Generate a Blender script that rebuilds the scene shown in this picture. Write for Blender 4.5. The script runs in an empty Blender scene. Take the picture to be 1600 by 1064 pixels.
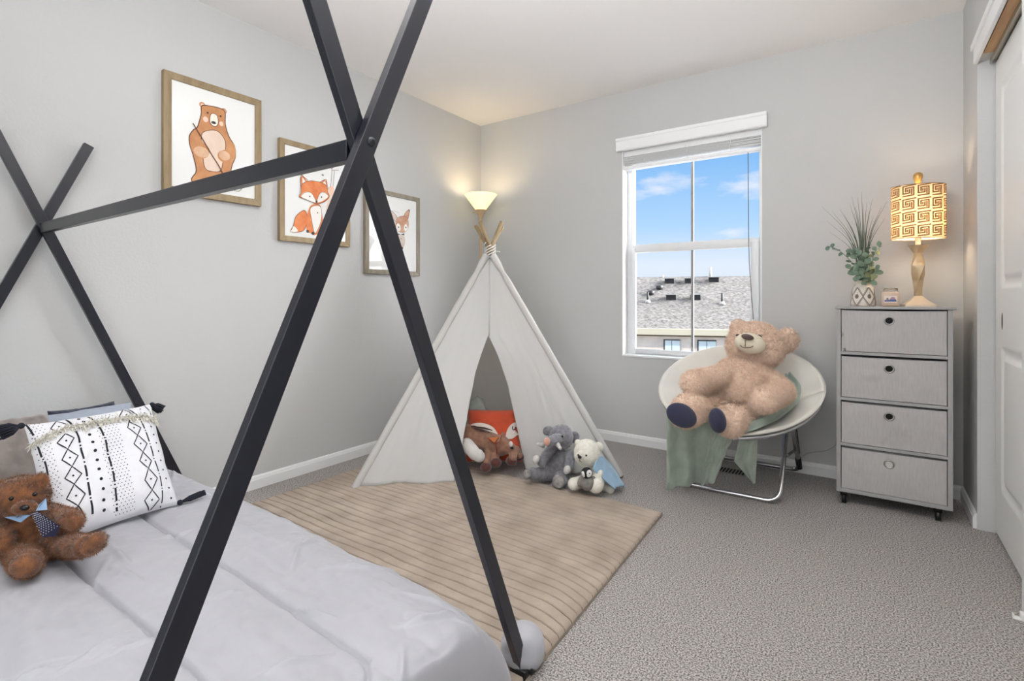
import bpy, bmesh, math, random
import numpy as np
from mathutils import Vector, Matrix, noise
random.seed(7)
sc = bpy.context.scene
C = sc.collection
PI = math.pi
YAW = 0.6045                       # heading of the camera, turned from the back wall towards the left wall
RT = Vector((math.cos(YAW), math.sin(YAW), 0)); FW = Vector((-math.sin(YAW), math.cos(YAW), 0)); UP = Vector((0, 0, 1))
ROOM_W, ROOM_D, ROOM_H = 3.053, 4.35, 2.44

# ------------------------------------------------------------------ camera, sky, sun, lights, exposure
cam_d = bpy.data.cameras.new('camera'); cam = bpy.data.objects.new('camera', cam_d); C.objects.link(cam)
cam.location = (2.665, -3.3955, 1.005); cam.rotation_euler = (PI/2, 0, YAW)
cam_d.sensor_width = 36; cam_d.lens = 806.8/1600*36; cam_d.shift_y = -(532-465.7)/1600
cam_d.clip_start = 0.02; cam_d.clip_end = 200
sc.camera = cam
sc.view_settings.view_transform = 'Standard'; sc.view_settings.look = 'None'
sc.view_settings.exposure = 0.18; sc.view_settings.gamma = 1.0; sc.view_settings.use_curve_mapping = False

def lin(c):
    return tuple((x/255/12.92 if x/255 <= .04045 else ((x/255+.055)/1.055)**2.4) for x in c) + (1,)

w = bpy.data.worlds.new('sky'); sc.world = w; w.use_nodes = True
n = w.node_tree.nodes; l = w.node_tree.links; n.clear()
out = n.new('ShaderNodeOutputWorld'); bg = n.new('ShaderNodeBackground'); l.new(bg.outputs[0], out.inputs[0])
tc = n.new('ShaderNodeTexCoord'); sep = n.new('ShaderNodeSeparateXYZ'); l.new(tc.outputs['Generated'], sep.inputs[0])
ramp = n.new('ShaderNodeValToRGB'); l.new(sep.outputs['Z'], ramp.inputs[0])
cr = ramp.color_ramp
cr.elements[0].position = 0.0; cr.elements[0].color = lin((214, 228, 240))
cr.elements[1].position = 1.0; cr.elements[1].color = lin((70, 120, 200))
for p, c in ((.06, (222, 233, 247)), (.13, (176, 213, 249)), (.27, (124, 182, 240))):
    e = cr.elements.new(p); e.color = lin(c)
mp = n.new('ShaderNodeMapping'); mp.inputs['Scale'].default_value = (5, 5, 15); mp.inputs['Location'].default_value = (1.3, .4, .35); l.new(tc.outputs['Generated'], mp.inputs[0])
nz = n.new('ShaderNodeTexNoise'); nz.inputs['Scale'].default_value = 1.0; nz.inputs['Detail'].default_value = 6; nz.inputs['Roughness'].default_value = .55; l.new(mp.outputs[0], nz.inputs[0])
cl = n.new('ShaderNodeValToRGB'); cl.color_ramp.elements[0].position = .54; cl.color_ramp.elements[0].color = (0, 0, 0, 1); cl.color_ramp.elements[1].position = .72; cl.color_ramp.elements[1].color = (1, 1, 1, 1)
l.new(nz.outputs[0], cl.inputs[0])
mix = n.new('ShaderNodeMixRGB'); mix.inputs[2].default_value = lin((247, 244, 248)); l.new(cl.outputs[0], mix.inputs[0]); l.new(ramp.outputs[0], mix.inputs[1])
# sky glow added towards the right beyond the window, to strengthen its light indoors
vd = n.new('ShaderNodeVectorMath'); vd.operation = 'DOT_PRODUCT'; l.new(tc.outputs['Generated'], vd.inputs[0])
vd.inputs[1].default_value = Vector((.80, .55, .30)).normalized()
gl = n.new('ShaderNodeMapRange'); gl.inputs['From Min'].default_value = .80; gl.inputs['From Max'].default_value = 1.0; gl.inputs['To Min'].default_value = 0.95; gl.inputs['To Max'].default_value = 60.0; gl.interpolation_type = 'SMOOTHSTEP'
l.new(vd.outputs['Value'], gl.inputs['Value']); l.new(gl.outputs[0], bg.inputs[1])
g2 = n.new('ShaderNodeMapRange'); g2.inputs['From Min'].default_value = .78; g2.inputs['From Max'].default_value = .92; l.new(vd.outputs['Value'], g2.inputs['Value'])
mw = n.new('ShaderNodeMixRGB'); mw.inputs[2].default_value = (.95, .97, 1, 1); l.new(g2.outputs[0], mw.inputs[0]); l.new(mix.outputs[0], mw.inputs[1]); l.new(mw.outputs[0], bg.inputs[0])

def light(name, kind, loc, energy, color=(1, 1, 1), rot=(0, 0, 0), **kw):
    d = bpy.data.lights.new(name, kind); d.energy = energy; d.color = color
    for k, v in kw.items(): setattr(d, k, v)
    o = bpy.data.objects.new(name, d); C.objects.link(o); o.location = loc; o.rotation_euler = rot
    return o
sun = light('sun', 'SUN', (0, 0, 8), 3.2, (1, .96, .9), (math.radians(48), 0, math.radians(-38)), angle=.01)
prt = light('window_portal', 'AREA', (1.695, .16, 1.33), 1, shape='RECTANGLE', size=.96, size_y=1.52)
prt.data.cycles.is_portal = True
prt.rotation_euler = (-PI/2, 0, 0)
light('ceiling_fill', 'AREA', (1.6, -2.2, 2.32), 6, (1, .99, .97), (0, 0, 0), shape='DISK', size=1.1)  # added soft fill under the ceiling, not an actual fixture
light('bounce_fill', 'AREA', (2.2, -2.95, 1.70), 50, (.97, .985, 1), (PI-math.radians(16), 0, 0), shape='DISK', size=.9)  # unseen fill aimed upwards, added to bounce light off the ceiling
light('rear_fill', 'AREA', (2.1, -4.2, 1.35), 15, (.95, .975, 1), (PI/2, 0, 0), shape='RECTANGLE', size=1.6, size_y=2.0)  # added fill in front of the closed rear wall, no hall opening there

# ------------------------------------------------------------------ materials
MATS = {}
def mat(name, rgb, rough=.6, metal=0., var=0., vscale=20., bump=0., bscale=60., rgb2=None, sheen=0., trans=0., alpha=1., emit=None, estr=0., coord='Object', detail=3, bdist=.01, stretch=None, spec=.5, subs=0., thr=None):
    if name in MATS: return MATS[name]
    m = bpy.data.materials.new(name); m.use_nodes = True; MATS[name] = m
    nt = m.node_tree; b = nt.nodes['Principled BSDF']
    b.inputs['Base Color'].default_value = lin(rgb); b.inputs['Roughness'].default_value = rough; b.inputs['Metallic'].default_value = metal
    b.inputs['Specular IOR Level'].default_value = spec
    if sheen: b.inputs['Sheen Weight'].default_value = sheen; b.inputs['Sheen Roughness'].default_value = .5
    if trans: b.inputs['Transmission Weight'].default_value = trans
    if alpha < 1: b.inputs['Alpha'].default_value = alpha
    if emit: b.inputs['Emission Color'].default_value = lin(emit); b.inputs['Emission Strength'].default_value = estr
    if subs: b.inputs['Subsurface Weight'].default_value = subs; b.inputs['Subsurface Radius'].default_value = (.02, .02, .02)
    t = nt.nodes.new('ShaderNodeTexCoord'); src = t.outputs[coord]
    if stretch:
        mm = nt.nodes.new('ShaderNodeMapping'); mm.inputs['Scale'].default_value = stretch; nt.links.new(src, mm.inputs[0]); src = mm.outputs[0]
    if var or rgb2:
        nz = nt.nodes.new('ShaderNodeTexNoise'); nz.inputs['Scale'].default_value = vscale; nz.inputs['Detail'].default_value = detail
        nt.links.new(src, nz.inputs[0]); r = nt.nodes.new('ShaderNodeValToRGB'); nt.links.new(nz.outputs[0], r.inputs[0])
        lo, hi = thr or (.3, .7)
        r.color_ramp.elements[0].position = lo; r.color_ramp.elements[1].position = hi
        c1 = rgb2 or tuple(max(0, x*(1-var)) for x in rgb); c2 = rgb if rgb2 else tuple(min(255, x*(1+var)) for x in rgb)
        r.color_ramp.elements[0].color = lin(c1); r.color_ramp.elements[1].color = lin(c2)
        nt.links.new(r.outputs[0], b.inputs['Base Color'])
    if bump:
        nb = nt.nodes.new('ShaderNodeTexNoise'); nb.inputs['Scale'].default_value = bscale; nb.inputs['Detail'].default_value = 3
        nt.links.new(src, nb.inputs[0]); bn = nt.nodes.new('ShaderNodeBump'); bn.inputs['Strength'].default_value = bump; bn.inputs['Distance'].default_value = bdist
        nt.links.new(nb.outputs[0], bn.inputs['Height']); nt.links.new(bn.outputs[0], b.inputs['Normal'])
    return m

WALL = mat('wall_paint', (199, 199, 198), .85, bump=.25, bscale=90, bdist=.003, spec=.2)
CEIL = mat('ceiling_paint', (243, 240, 238), .9, bump=.2, bscale=70, bdist=.003, spec=.2)
TRIM = mat('white_trim_paint', (236, 236, 236), .4)
CARPET = mat('carpet', (204, 199, 195), .95, rgb2=(104, 99, 96), vscale=210, detail=3, bump=.8, bscale=170, bdist=.01, spec=.1, thr=(.38, .60))
DOORP = mat('door_paint', (236, 236, 234), .45)
STEEL = mat('black_steel', (20, 22, 33), .30, bump=.05, bscale=400, bdist=.001, spec=.6)
CHROME = mat('chrome_tube', (190, 190, 192), .18, 1.0)

# ------------------------------------------------------------------ mesh helpers
class MB:
    def __init__(s): s.v = []; s.f = []; s.m = []
    def add(s, vs, fs, mi=0):
        b = len(s.v); s.v += [tuple(v) for v in vs]; s.f += [tuple(i+b for i in f) for f in fs]; s.m += [mi]*len(fs); return s
    def box(s, c, d, R=None, mi=0, bev=0):
        x, y, z = d[0]/2, d[1]/2, d[2]/2
        if bev:
            bm = bmesh.new(); bmesh.ops.create_cube(bm, size=1); bmesh.ops.scale(bm, vec=d, verts=bm.verts)
            bmesh.ops.bevel(bm, geom=bm.edges[:], offset=bev, segments=2, affect='EDGES', profile=.5)
            bm.verts.index_update()
            vs = [v.co.copy() for v in bm.verts]; fs = [[v.index for v in f.verts] for f in bm.faces]; bm.free()
        else:
            vs = [Vector((i, j, k)) for i in (-x, x) for j in (-y, y) for k in (-z, z)]
            fs = [(0, 1, 3, 2), (4, 6, 7, 5), (0, 4, 5, 1), (2, 3, 7, 6), (0, 2, 6, 4), (1, 5, 7, 3)]
        return s.add([(R @ v if R else v) + Vector(c) for v in vs], fs, mi)
    def bb(s, lo, hi, mi=0, bev=0):
        return s.box([(a+b)/2 for a, b in zip(lo, hi)], [abs(b-a) for a, b in zip(lo, hi)], None, mi, bev)
    def tube(s, pts, r, seg=12, mi=0, cap=True, sub=0):
        pts = [Vector(p) for p in pts]
        if sub: pts = smooth_path(pts, sub)
        rs = r if isinstance(r, (list, tuple)) else [r]*len(pts)
        if len(rs) != len(pts): rs = list(np.interp(np.linspace(0, 1, len(pts)), np.linspace(0, 1, len(rs)), rs))
        vs = []; N = None
        for i, p in enumerate(pts):
            t = (pts[min(i+1, len(pts)-1)] - pts[max(i-1, 0)]).normalized()
            if N is None: N = t.orthogonal().normalized()
            N = (N - t*N.dot(t)).normalized(); B = t.cross(N)
            for k in range(seg):
                a = 2*PI*k/seg; vs.append(p + (N*math.cos(a)+B*math.sin(a))*rs[i])
        fs = [(i*seg+k, i*seg+(k+1) % seg, (i+1)*seg+(k+1) % seg, (i+1)*seg+k) for i in range(len(pts)-1) for k in range(seg)]
        if cap: fs += [tuple(range(seg))[::-1], tuple(range((len(pts)-1)*seg, len(pts)*seg))]
        return s.add(vs, fs, mi)
    def lathe(s, prof, c=(0, 0, 0), seg=32, mi=0, sx=1, sy=1, R=None):
        vs = []
        for r, z in prof:
            for k in range(seg):
                a = 2*PI*k/seg; v = Vector((r*math.cos(a)*sx, r*math.sin(a)*sy, z)); vs.append((R @ v if R else v)+Vector(c))
        fs = [(i*seg+k, i*seg+(k+1) % seg, (i+1)*seg+(k+1) % seg, (i+1)*seg+k) for i in range(len(prof)-1) for k in range(seg)]
        return s.add(vs, fs, mi)
    def ell(s, c, r, R=None, mi=0, nu=20, nv=12):
        r = (r, r, r) if not isinstance(r, (tuple, list)) else r
        vs = []; c = Vector(c)
        for j in range(nv+1):
            ph = PI*j/nv
            for i in range(nu):
                th = 2*PI*i/nu; v = Vector((r[0]*math.sin(ph)*math.cos(th), r[1]*math.sin(ph)*math.sin(th), r[2]*math.cos(ph)))
                vs.append((R @ v if R else v) + c)
        fs = [(j*nu+i, (j+1)*nu+i, (j+1)*nu+(i+1) % nu, j*nu+(i+1) % nu) for j in range(nv) for i in range(nu)]
        return s.add(vs, fs, mi)
    def caps(s, a, b, ra, rb=None, mi=0, n=14):
        a = Vector(a); b = Vector(b); rb = ra if rb is None else rb
        for i in range(n):
            t = i/(n-1); s.ell(a.lerp(b, t), ra+(rb-ra)*t, mi=mi, nu=16, nv=10)
        return s
    def grid(s, fn, nu, nv, mi=0, mfn=None, closeu=False):
        vs = [fn(i/nu, j/nv) for j in range(nv+1) for i in range(nu+1)]
        b = len(s.v); s.v += [tuple(v) for v in vs]
        for j in range(nv):
            for i in range(nu):
                k = j*(nu+1)+i; s.f.append((b+k, b+k+1, b+k+nu+2, b+k+nu+1)); s.m.append(mfn((i+.5)/nu, (j+.5)/nv) if mfn else mi)
        return s
    def build(s, name, mats, parent=None, smooth=True, origin=None, angle=None, solid=0, bevel=0):
        me = bpy.data.meshes.new(name); o = bpy.data.objects.new(name, me); C.objects.link(o)
        off = Vector((0, 0, 0))
        if parent is not None:
            q = parent
            while q is not None: off += q.location; q = q.parent
        elif origin is not None: off = Vector(origin)
        if parent is None and origin is not None: o.location = origin
        me.from_pydata([(v[0]-off[0], v[1]-off[1], v[2]-off[2]) for v in s.v], [], s.f)
        for m in (mats if isinstance(mats, (list, tuple)) else [mats]): me.materials.append(m)
        me.polygons.foreach_set('material_index', s.m)
        me.polygons.foreach_set('use_smooth', [smooth]*len(s.f))
        me.update()
        if parent is not None: o.parent = parent
        if smooth and angle is not None:
            bm = bmesh.new(); bm.from_mesh(me); bmesh.ops.recalc_face_normals(bm, faces=bm.faces)
            for e in bm.edges:
                if len(e.link_faces) == 2 and e.calc_face_angle(0) > math.radians(angle): e.smooth = False
            bm.to_mesh(me); bm.free()
        if bevel:
            md = o.modifiers.new('bevel', 'BEVEL'); md.width = bevel; md.segments = 2; md.limit_method = 'ANGLE'
        if solid:
            md = o.modifiers.new('solid', 'SOLIDIFY'); md.thickness = solid; md.offset = 0
        return o

def smooth_path(pts, sub):
    P = [Vector(p) for p in pts]; out = []
    for i in range(len(P)-1):
        p0 = P[i-1] if i else P[i]*2-P[i+1]; p1 = P[i]; p2 = P[i+1]; p3 = P[i+2] if i+2 < len(P) else P[i+1]*2-P[i]
        for k in range(sub):
            t = k/sub; out.append(.5*((2*p1)+(p2-p0)*t+(2*p0-5*p1+4*p2-p3)*t*t+(3*p1-p0-3*p2+p3)*t**3))
    out.append(P[-1]); return out

def tag(o, label=None, cat=None, group=None, kind=None):
    if label: o['label'] = label
    if cat: o['category'] = cat
    if group: o['group'] = group
    if kind: o['kind'] = kind
    return o
def thing(name, loc, label, cat, group=None):
    o = bpy.data.objects.new(name, None); C.objects.link(o); o.location = loc; o.empty_display_size = .05
    return tag(o, label, cat, group)
def struct(name, mb, m, **kw):
    return tag(mb.build(name, m, smooth=kw.pop('smooth', False), **kw), kind='structure')
def face_R(yaw=YAW, pitch=0, roll=0):
    """x = to the right as seen, y = away, z = up; roll turns counterclockwise as seen from the front, pitch tips the top back"""
    return Matrix.Rotation(yaw, 3, 'Z') @ Matrix.Rotation(-pitch, 3, 'X') @ Matrix.Rotation(-roll, 3, 'Y')

def blob(mb, vox=.006, smooth=6):
    """one continuous skin round all the lumps of a soft body"""
    me = bpy.data.meshes.new('tmp'); me.from_pydata(mb.v, [], mb.f); o = bpy.data.objects.new('tmp', me); C.objects.link(o)
    md = o.modifiers.new('r', 'REMESH'); md.mode = 'VOXEL'; md.voxel_size = vox
    ms = o.modifiers.new('s', 'SMOOTH'); ms.factor = .5; ms.iterations = smooth
    dg = bpy.context.evaluated_depsgraph_get(); ev = o.evaluated_get(dg); m2 = ev.to_mesh()
    co = np.empty(len(m2.vertices)*3); m2.vertices.foreach_get('co', co)
    r = MB(); r.v = [tuple(x) for x in co.reshape(-1, 3)]; r.f = [tuple(p.vertices) for p in m2.polygons]; r.m = [0]*len(r.f)
    ev.to_mesh_clear(); bpy.data.objects.remove(o); bpy.data.meshes.remove(me)
    return r
def fur(mb, count, length, width, mi=0, droop=.3, seed=1, keep=None, curl=.5, clump=0, cs=45):
    """short pile growing out of the skin"""
    rng = np.random.default_rng(seed); V = np.array(mb.v); F = [f for f in mb.f]
    T = np.array([(f[0], f[1], f[2]) for f in F] + [(f[0], f[2], f[3]) for f in F if len(f) == 4])
    A = V[T[:, 0]]; B = V[T[:, 1]]; Cc = V[T[:, 2]]; N = np.cross(B-A, Cc-A); ar = np.linalg.norm(N, axis=1)+1e-12
    idx = rng.choice(len(T), count, p=ar/ar.sum()); r1 = np.sqrt(rng.random(count)); r2 = rng.random(count)
    P = A[idx]*(1-r1)[:, None]+B[idx]*(r1*(1-r2))[:, None]+Cc[idx]*(r1*r2)[:, None]; n_ = N[idx]/ar[idx][:, None]
    d = n_ + rng.normal(0, curl, (count, 3)); d[:, 2] -= droop
    if clump: d += clump*np.array([noise.noise_vector(Vector(p_)*cs) for p_ in P])
    if True: pass
    d -= n_*np.minimum(0, (d*n_).sum(1)-.35)[:, None]
    d /= np.linalg.norm(d, axis=1)[:, None]
    s = np.cross(d, rng.normal(0, 1, (count, 3))); s /= np.linalg.norm(s, axis=1)[:, None]
    L = length*(.6+.6*rng.random(count))[:, None]
    for p, dd, ss, LL, nn in zip(P, d, s, L, n_):
        if keep and not keep(p): continue
        q = p-nn*.001
        mb.add([q-ss*width/2, q+ss*width/2, p+dd*LL], [(0, 1, 2)], mi)
    return mb
def ribbon(mb, pts, width, f3, mi=0, closed=False):
    """a flat drawn line in a 2-D space mapped to the surface by f3"""
    P = [Vector(p) for p in pts]; n_ = len(P)
    Lf = []; 
    for i, p in enumerate(P):
        a = P[(i-1) % n_] if (closed or i) else p; b = P[(i+1) % n_] if (closed or i < n_-1) else p
        t = (b-a); t = t.normalized() if t.length > 1e-9 else Vector((1, 0)); nn = Vector((-t.y, t.x))*width/2; Lf.append((p-nn, p+nn))
    vs = [f3(q) for pr in Lf for q in pr]
    rng = range(n_ if closed else n_-1)
    mb.add(vs, [(2*i, 2*i+1, 2*((i+1) % n_)+1, 2*((i+1) % n_)) for i in rng], mi)
def dens(pts, d, closed=False):
    out = []; P = [Vector(p) for p in pts]; m_ = len(P)
    for i in range(m_ if closed else m_-1):
        a, b = P[i], P[(i+1) % m_]; k = max(1, int((b-a).length/d))
        out += [a.lerp(b, j/k) for j in range(k)]
    if not closed: out.append(P[-1])
    return out
def disc(mb, c, r, f3, mi=0, seg=12, ry=None, rot=0):
    ry = ry or r; pts = []
    for k in range(seg):
        a = 2*PI*k/seg; x, y = r*math.cos(a), ry*math.sin(a); pts.append(f3(Vector((c[0]+x*math.cos(rot)-y*math.sin(rot), c[1]+x*math.sin(rot)+y*math.cos(rot)))))
    mb.add([f3(Vector(c))]+pts, [(0, 1+k, 1+(k+1) % seg) for k in range(seg)], mi)
def fan(mb, pts, f3, mi=0, c=None):
    P = [Vector(p) for p in pts]; c = Vector(c) if c else sum(P, Vector((0, 0)))/len(P)
    mb.add([f3(c)]+[f3(p) for p in P], [(0, 1+k, 1+(k+1) % len(P)) for k in range(len(P))], mi)
def cr2(pts, sub=5, closed=True):
    P = [Vector(p) for p in pts]; n_ = len(P); out = []
    for i in range(n_ if closed else n_-1):
        g = lambda k: P[k % n_] if closed else P[max(0, min(n_-1, k))]
        p0, p1, p2, p3 = g(i-1), g(i), g(i+1), g(i+2)
        for k in range(sub):
            t = k/sub; out.append(.5*((2*p1)+(p2-p0)*t+(2*p0-5*p1+4*p2-p3)*t*t+(3*p1-p0-3*p2+p3)*t**3))
    if not closed: out.append(P[-1])
    return out
def nz3(x, y, z, s=1, d=2): return noise.fractal(Vector((x*s, y*s, z*s)), 1.0, 2.0, d)

# ------------------------------------------------------------------ room shell
struct('floor', MB().bb((-.12, -ROOM_D-.1, -.1), (ROOM_W+.8, .14, 0)), CARPET)
struct('ceiling', MB().bb((-.12, -ROOM_D-.1, ROOM_H), (ROOM_W+.8, .14, ROOM_H+.12)), CEIL)
struct('wall_left', MB().bb((-.12, -ROOM_D, 0), (0, 0, ROOM_H)), WALL)
struct('wall_front', MB().bb((-.12, -ROOM_D-.1, 0), (ROOM_W+.8, -ROOM_D, ROOM_H)), WALL)
WX0, WX1, WZ0, WZ1 = 1.252, 2.139, .606, 2.045
b = MB()
b.bb((-.12, 0, 0), (WX0, .14, ROOM_H)); b.bb((WX1, 0, 0), (ROOM_W+.8, .14, ROOM_H)); b.bb((WX0, 0, 0), (WX1, .14, WZ0)); b.bb((WX0, 0, WZ1), (WX1, .14, ROOM_H))
struct('wall_back', b, WALL)
JY, HZ = -.402, 2.03
b = MB()
b.bb((ROOM_W, JY, 0), (ROOM_W+.11, 0, ROOM_H)); b.bb((ROOM_W, -ROOM_D, HZ), (ROOM_W+.11, JY, ROOM_H)); b.bb((ROOM_W, -ROOM_D, 0), (ROOM_W+.11, -2.3, HZ))
b.bb((ROOM_W+.7, -ROOM_D, 0), (ROOM_W+.8, 0, ROOM_H))
struct('wall_right', b, WALL)
# header casing, head board and door track of the closet
b = MB(); b.bb((ROOM_W-.014, -2.3, HZ-.012), (ROOM_W+.001, JY-.01, HZ+.062), bev=.003); b.bb((ROOM_W-.022, -2.3, HZ+.05), (ROOM_W+.001, JY+.005, HZ+.078), bev=.003)
struct('trim_1', b, TRIM)
WOOD = mat('raw_wood', (196, 160, 118), .6, rgb2=(168, 128, 88), vscale=6, stretch=(6, .6, 6), detail=4)
b = MB(); b.bb((ROOM_W+.004, -2.3, HZ-.012), (ROOM_W+.11, JY-.12, HZ+.006))
struct('trim_2', b, WOOD)
TRK = mat('track_metal', (168, 164, 150), .35, .8)
b = MB(); b.bb((ROOM_W+.036, -2.3, HZ-.03), (ROOM_W+.040, JY-.03, HZ-.01)); b.bb((ROOM_W+.078, -2.3, HZ-.03), (ROOM_W+.08, JY-.03, HZ-.012)); b.bb((ROOM_W+.036, -2.3, HZ-.0145), (ROOM_W+.09, JY-.03, HZ-.0125))
struct('trim_3', b, TRK)
# baseboards with a stepped top
def base(name, p0, p1, nx, ny):
    prof = [(0, 0), (.0135, 0), (.0135, .048), (.011, .052), (.0095, .060), (.006, .066), (0, .068)]
    vs = [(p[0]+nx*t, p[1]+ny*t, z) for p in (p0, p1) for t, z in prof]; k = len(prof)
    m = MB().add(vs, [(i, i+1, k+i+1, k+i) for i in range(k-1)] + [tuple(range(k)), tuple(range(k, 2*k))])
    struct(name, m, TRIM)
base('baseboard_back', (0, 0), (ROOM_W, 0), 0, -1)
base('baseboard_left', (0, -ROOM_D), (0, 0), 1, 0)
base('baseboard_right', (ROOM_W, 0), (ROOM_W, JY+.008), -1, 0)

# sliding closet doors: raised-panel
def panel_door(name, x, y0, y1, label=None):
    """front face at x, looking to -x; moulded panels pressed into it"""
    root = bpy.data.objects.new(name, None); C.objects.link(root); root.location = (x, y0, 0); tag(root, kind='structure')
    H = HZ-.022; nu, nv = 90, 220
    pans = [(.125, 1.085, .62-.125, 1.90), (.125, .205, .62-.125, .845)]
    W_ = abs(y1-y0)
    def dep(y, z):
        d = 0
        for a0, z0, a1, z1 in [(.115, 1.04, W_-.115, 1.88), (.115, .20, W_-.115, .80)]:
            e = min(y-a0, a1-y, z-z0, z1-z)
            if e > 0: d = max(d, .009*math.sin(min(e, .05)/.05*PI) if e < .05 else 0); 
            if 0 < e < .012: d = max(d, .007*e/.012)
        return d
    m = MB()
    ys = sorted(set([i*W_/70 for i in range(71)])); zs = sorted(set([j*H/230 for j in range(231)]))
    m.grid(lambda u, v: (x+dep(u*W_, v*H), y0-u*W_, .012+v*(H-.012)), 90, 260)
    m.bb((x+.010, y1, .012), (x+.032, y0, H)); m.bb((x+.0, y0-.0015, .012), (x+.012, y0, H))
    o = m.build('door_slab', DOORP, root, smooth=True, angle=40)
    return root
d1 = panel_door('door_1', ROOM_W+.058, JY-.004, JY-.004-.80)
p = MB(); 
yy, zz = (3.110, -0.541, 0.911)[1:]
for k in range(1): p.lathe([(.0, .0004), (.011, .0004), (.0125, -.0008), (.0135, .0006)], c=(0, 0, 0), sy=1)
vsn = [(ROOM_W+.0575+v[2]*.6, yy+v[0]*.8, zz+v[1]*2.6) for v in p.v]; p.v = vsn
p.build('door_handle', mat('dark_pull', (70, 68, 60), .4, .7), d1)
d2 = panel_door('door_2', ROOM_W+.014, -1.115, -1.115-.80)
g = MB(); g.bb((3.055, -1.175, 0), (3.066, -1.15, .022), bev=.002); g.bb((3.038, -1.175, 0), (3.06, -1.155, .006), bev=.002); g.bb((3.036, -1.172, 0), (3.041, -1.158, .014), bev=.001)
tag(g.build('floor_guide', mat('white_plastic', (235, 235, 232), .35), origin=(3.05, -1.16, 0)), 'small white plastic guide at the foot of the closet door', 'door guide')

# ------------------------------------------------------------------ window
VIN = mat('white_vinyl', (228, 229, 230), .35)
GLASS = mat('window_glass', (255, 255, 255), 0.0, trans=1.0, spec=.5)
MATS['window_glass'].node_tree.nodes['Principled BSDF'].inputs['IOR'].default_value = 1.02
win = bpy.data.objects.new('window_1', None); C.objects.link(win); win.location = ((WX0+WX1)/2, .1, WZ0); tag(win, kind='structure')
b = MB()      # white lined reveal
b.bb((WX0, .0, WZ0), (WX0+.006, .14, WZ1)); b.bb((WX1-.006, .0, WZ0), (WX1, .14, WZ1)); b.bb((WX0, -.006, WZ0-.004), (WX1, .14, WZ0+.008)); b.bb((WX0, 0, WZ1-.006), (WX1, .14, WZ1))
b.build('reveal', TRIM, win, smooth=False)
b = MB(); y0, y1 = .085, .14
b.bb((WX0, y0, WZ0), (WX0+.045, y1, WZ1)); b.bb((WX1-.028, y0, WZ0), (WX1, y1, WZ1)); b.bb((WX0+.045, y0, WZ0), (WX1-.028, y1, WZ0+.03)); b.bb((WX0+.045, y0, WZ1-.03), (WX1-.028, y1, WZ1))
b.build('window_frame', VIN, win, smooth=False, bevel=.002)
RZ = (1.696, 0.100, 1.352)[2]
b = MB(); b.bb((WX0+.045, y0-.004, RZ-.028), (WX1-.028, y1, RZ+.026), bev=.002); b.build('meeting_rail', VIN, win)
b = MB(); b.bb((WX0+.045, .07, WZ0+.008), (WX0+.068, .10, RZ), bev=.002); b.bb((WX1-.075, .07, WZ0+.008), (WX1-.028, .10, RZ), bev=.002); b.bb((WX0+.068, .071, WZ0+.008), (WX1-.075, .10, WZ0+.045))
sash = b.build('lower_sash', VIN, win)
b = MB(); b.bb((WX0+.17, .06, WZ0+.03), (WX0+.225, .075, WZ0+.04), bev=.002); b.build('sash_lift', VIN, sash)
b = MB(); mx = (1.701, 0.110, 1.072)[0]; b.bb((mx-.008, .105, WZ0+.02), (mx+.008, .12, WZ1)); b.build('muntin', mat('grey_muntin', (150, 150, 150), .4), win, smooth=False)
b = MB(); b.bb((WX0+.03, .121, WZ0+.02), (WX1-.02, .124, RZ)); b.build('pane', GLASS, win, smooth=False)
b = MB(); b.bb((WX0+.03, .126, RZ), (WX1-.02, .129, WZ1-.02)); b.build('pane', GLASS, win, smooth=False)
b = MB(); b.bb((WX0+.042, .07, RZ-.30), (WX0+.052, .09, RZ-.26), bev=.003); b.bb((WX0+.042, .07, RZ-.22), (WX0+.052, .09, RZ-.20), bev=.003); b.build('latch', VIN, win)

bl = thing('window_blind', (1.695, -.03, 2.0), 'white faux wood blind with valance, raised to the top of the window', 'blind')
BW = mat('blind_white', (240, 240, 240), .45)
b = MB()
prof = [(-.002, 2.022), (-.036, 2.022), (-.040, 2.03), (-.040, 2.085), (-.044, 2.090), (-.044, 2.108), (-.002, 2.108)]
x0, x1 = 1.222, 2.170
vs = [(x, y, z) for x in (x0, x1) for y, z in prof]; k = len(prof)
b.add(vs, [(i, (i+1) % k, k+(i+1) % k, k+i) for i in range(k)] + [tuple(range(k)), tuple(range(k, 2*k))])
b.build('valance', BW, bl, smooth=False, bevel=.001)
b = MB(); b.bb((WX0+.006, .02, 1.99), (WX1-.006, .065, 2.035)); b.build('headrail', BW, bl, smooth=False)
for i in range(9):
    z = 1.985-i*.0068; b = MB(); xa, xb = WX0+.008, WX1-.008; sk = random.uniform(-.002, .002)
    b.add([(xa, .008, z+sk), (xb, .008, z-sk), (xb, .06, z+.001-sk), (xa, .06, z+.001+sk), (xa, .008, z+.003+sk), (xb, .008, z+.003-sk), (xb, .06, z+.004-sk), (xa, .06, z+.004+sk)],
          [(0, 1, 2, 3), (4, 7, 6, 5), (0, 4, 5, 1), (1, 5, 6, 2), (2, 6, 7, 3), (3, 7, 4, 0)])
    b.build('slat', BW, bl, smooth=False)
b = MB(); b.bb((WX0+.008, .005, 1.898), (WX1-.008, .063, 1.918), bev=.003); b.build('bottom_rail', BW, bl)
for x in (WX0+.16, 1.695, WX1-.18):
    b = MB(); b.tube([(x, -.001, 2.0), (x+.004, .0, 1.97), (x-.004, -.001, 1.945), (x+.005, 0, 1.915)], .0022, 6); b.build('ladder_cord', BW, bl)
b = MB(); c0 = (2.057, 0.030, 1.910); c1 = (2.061, 0.030, 1.321); c2 = (2.074, 0.020, 1.086); c3 = (2.095, -0.020, 0.877)
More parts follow.
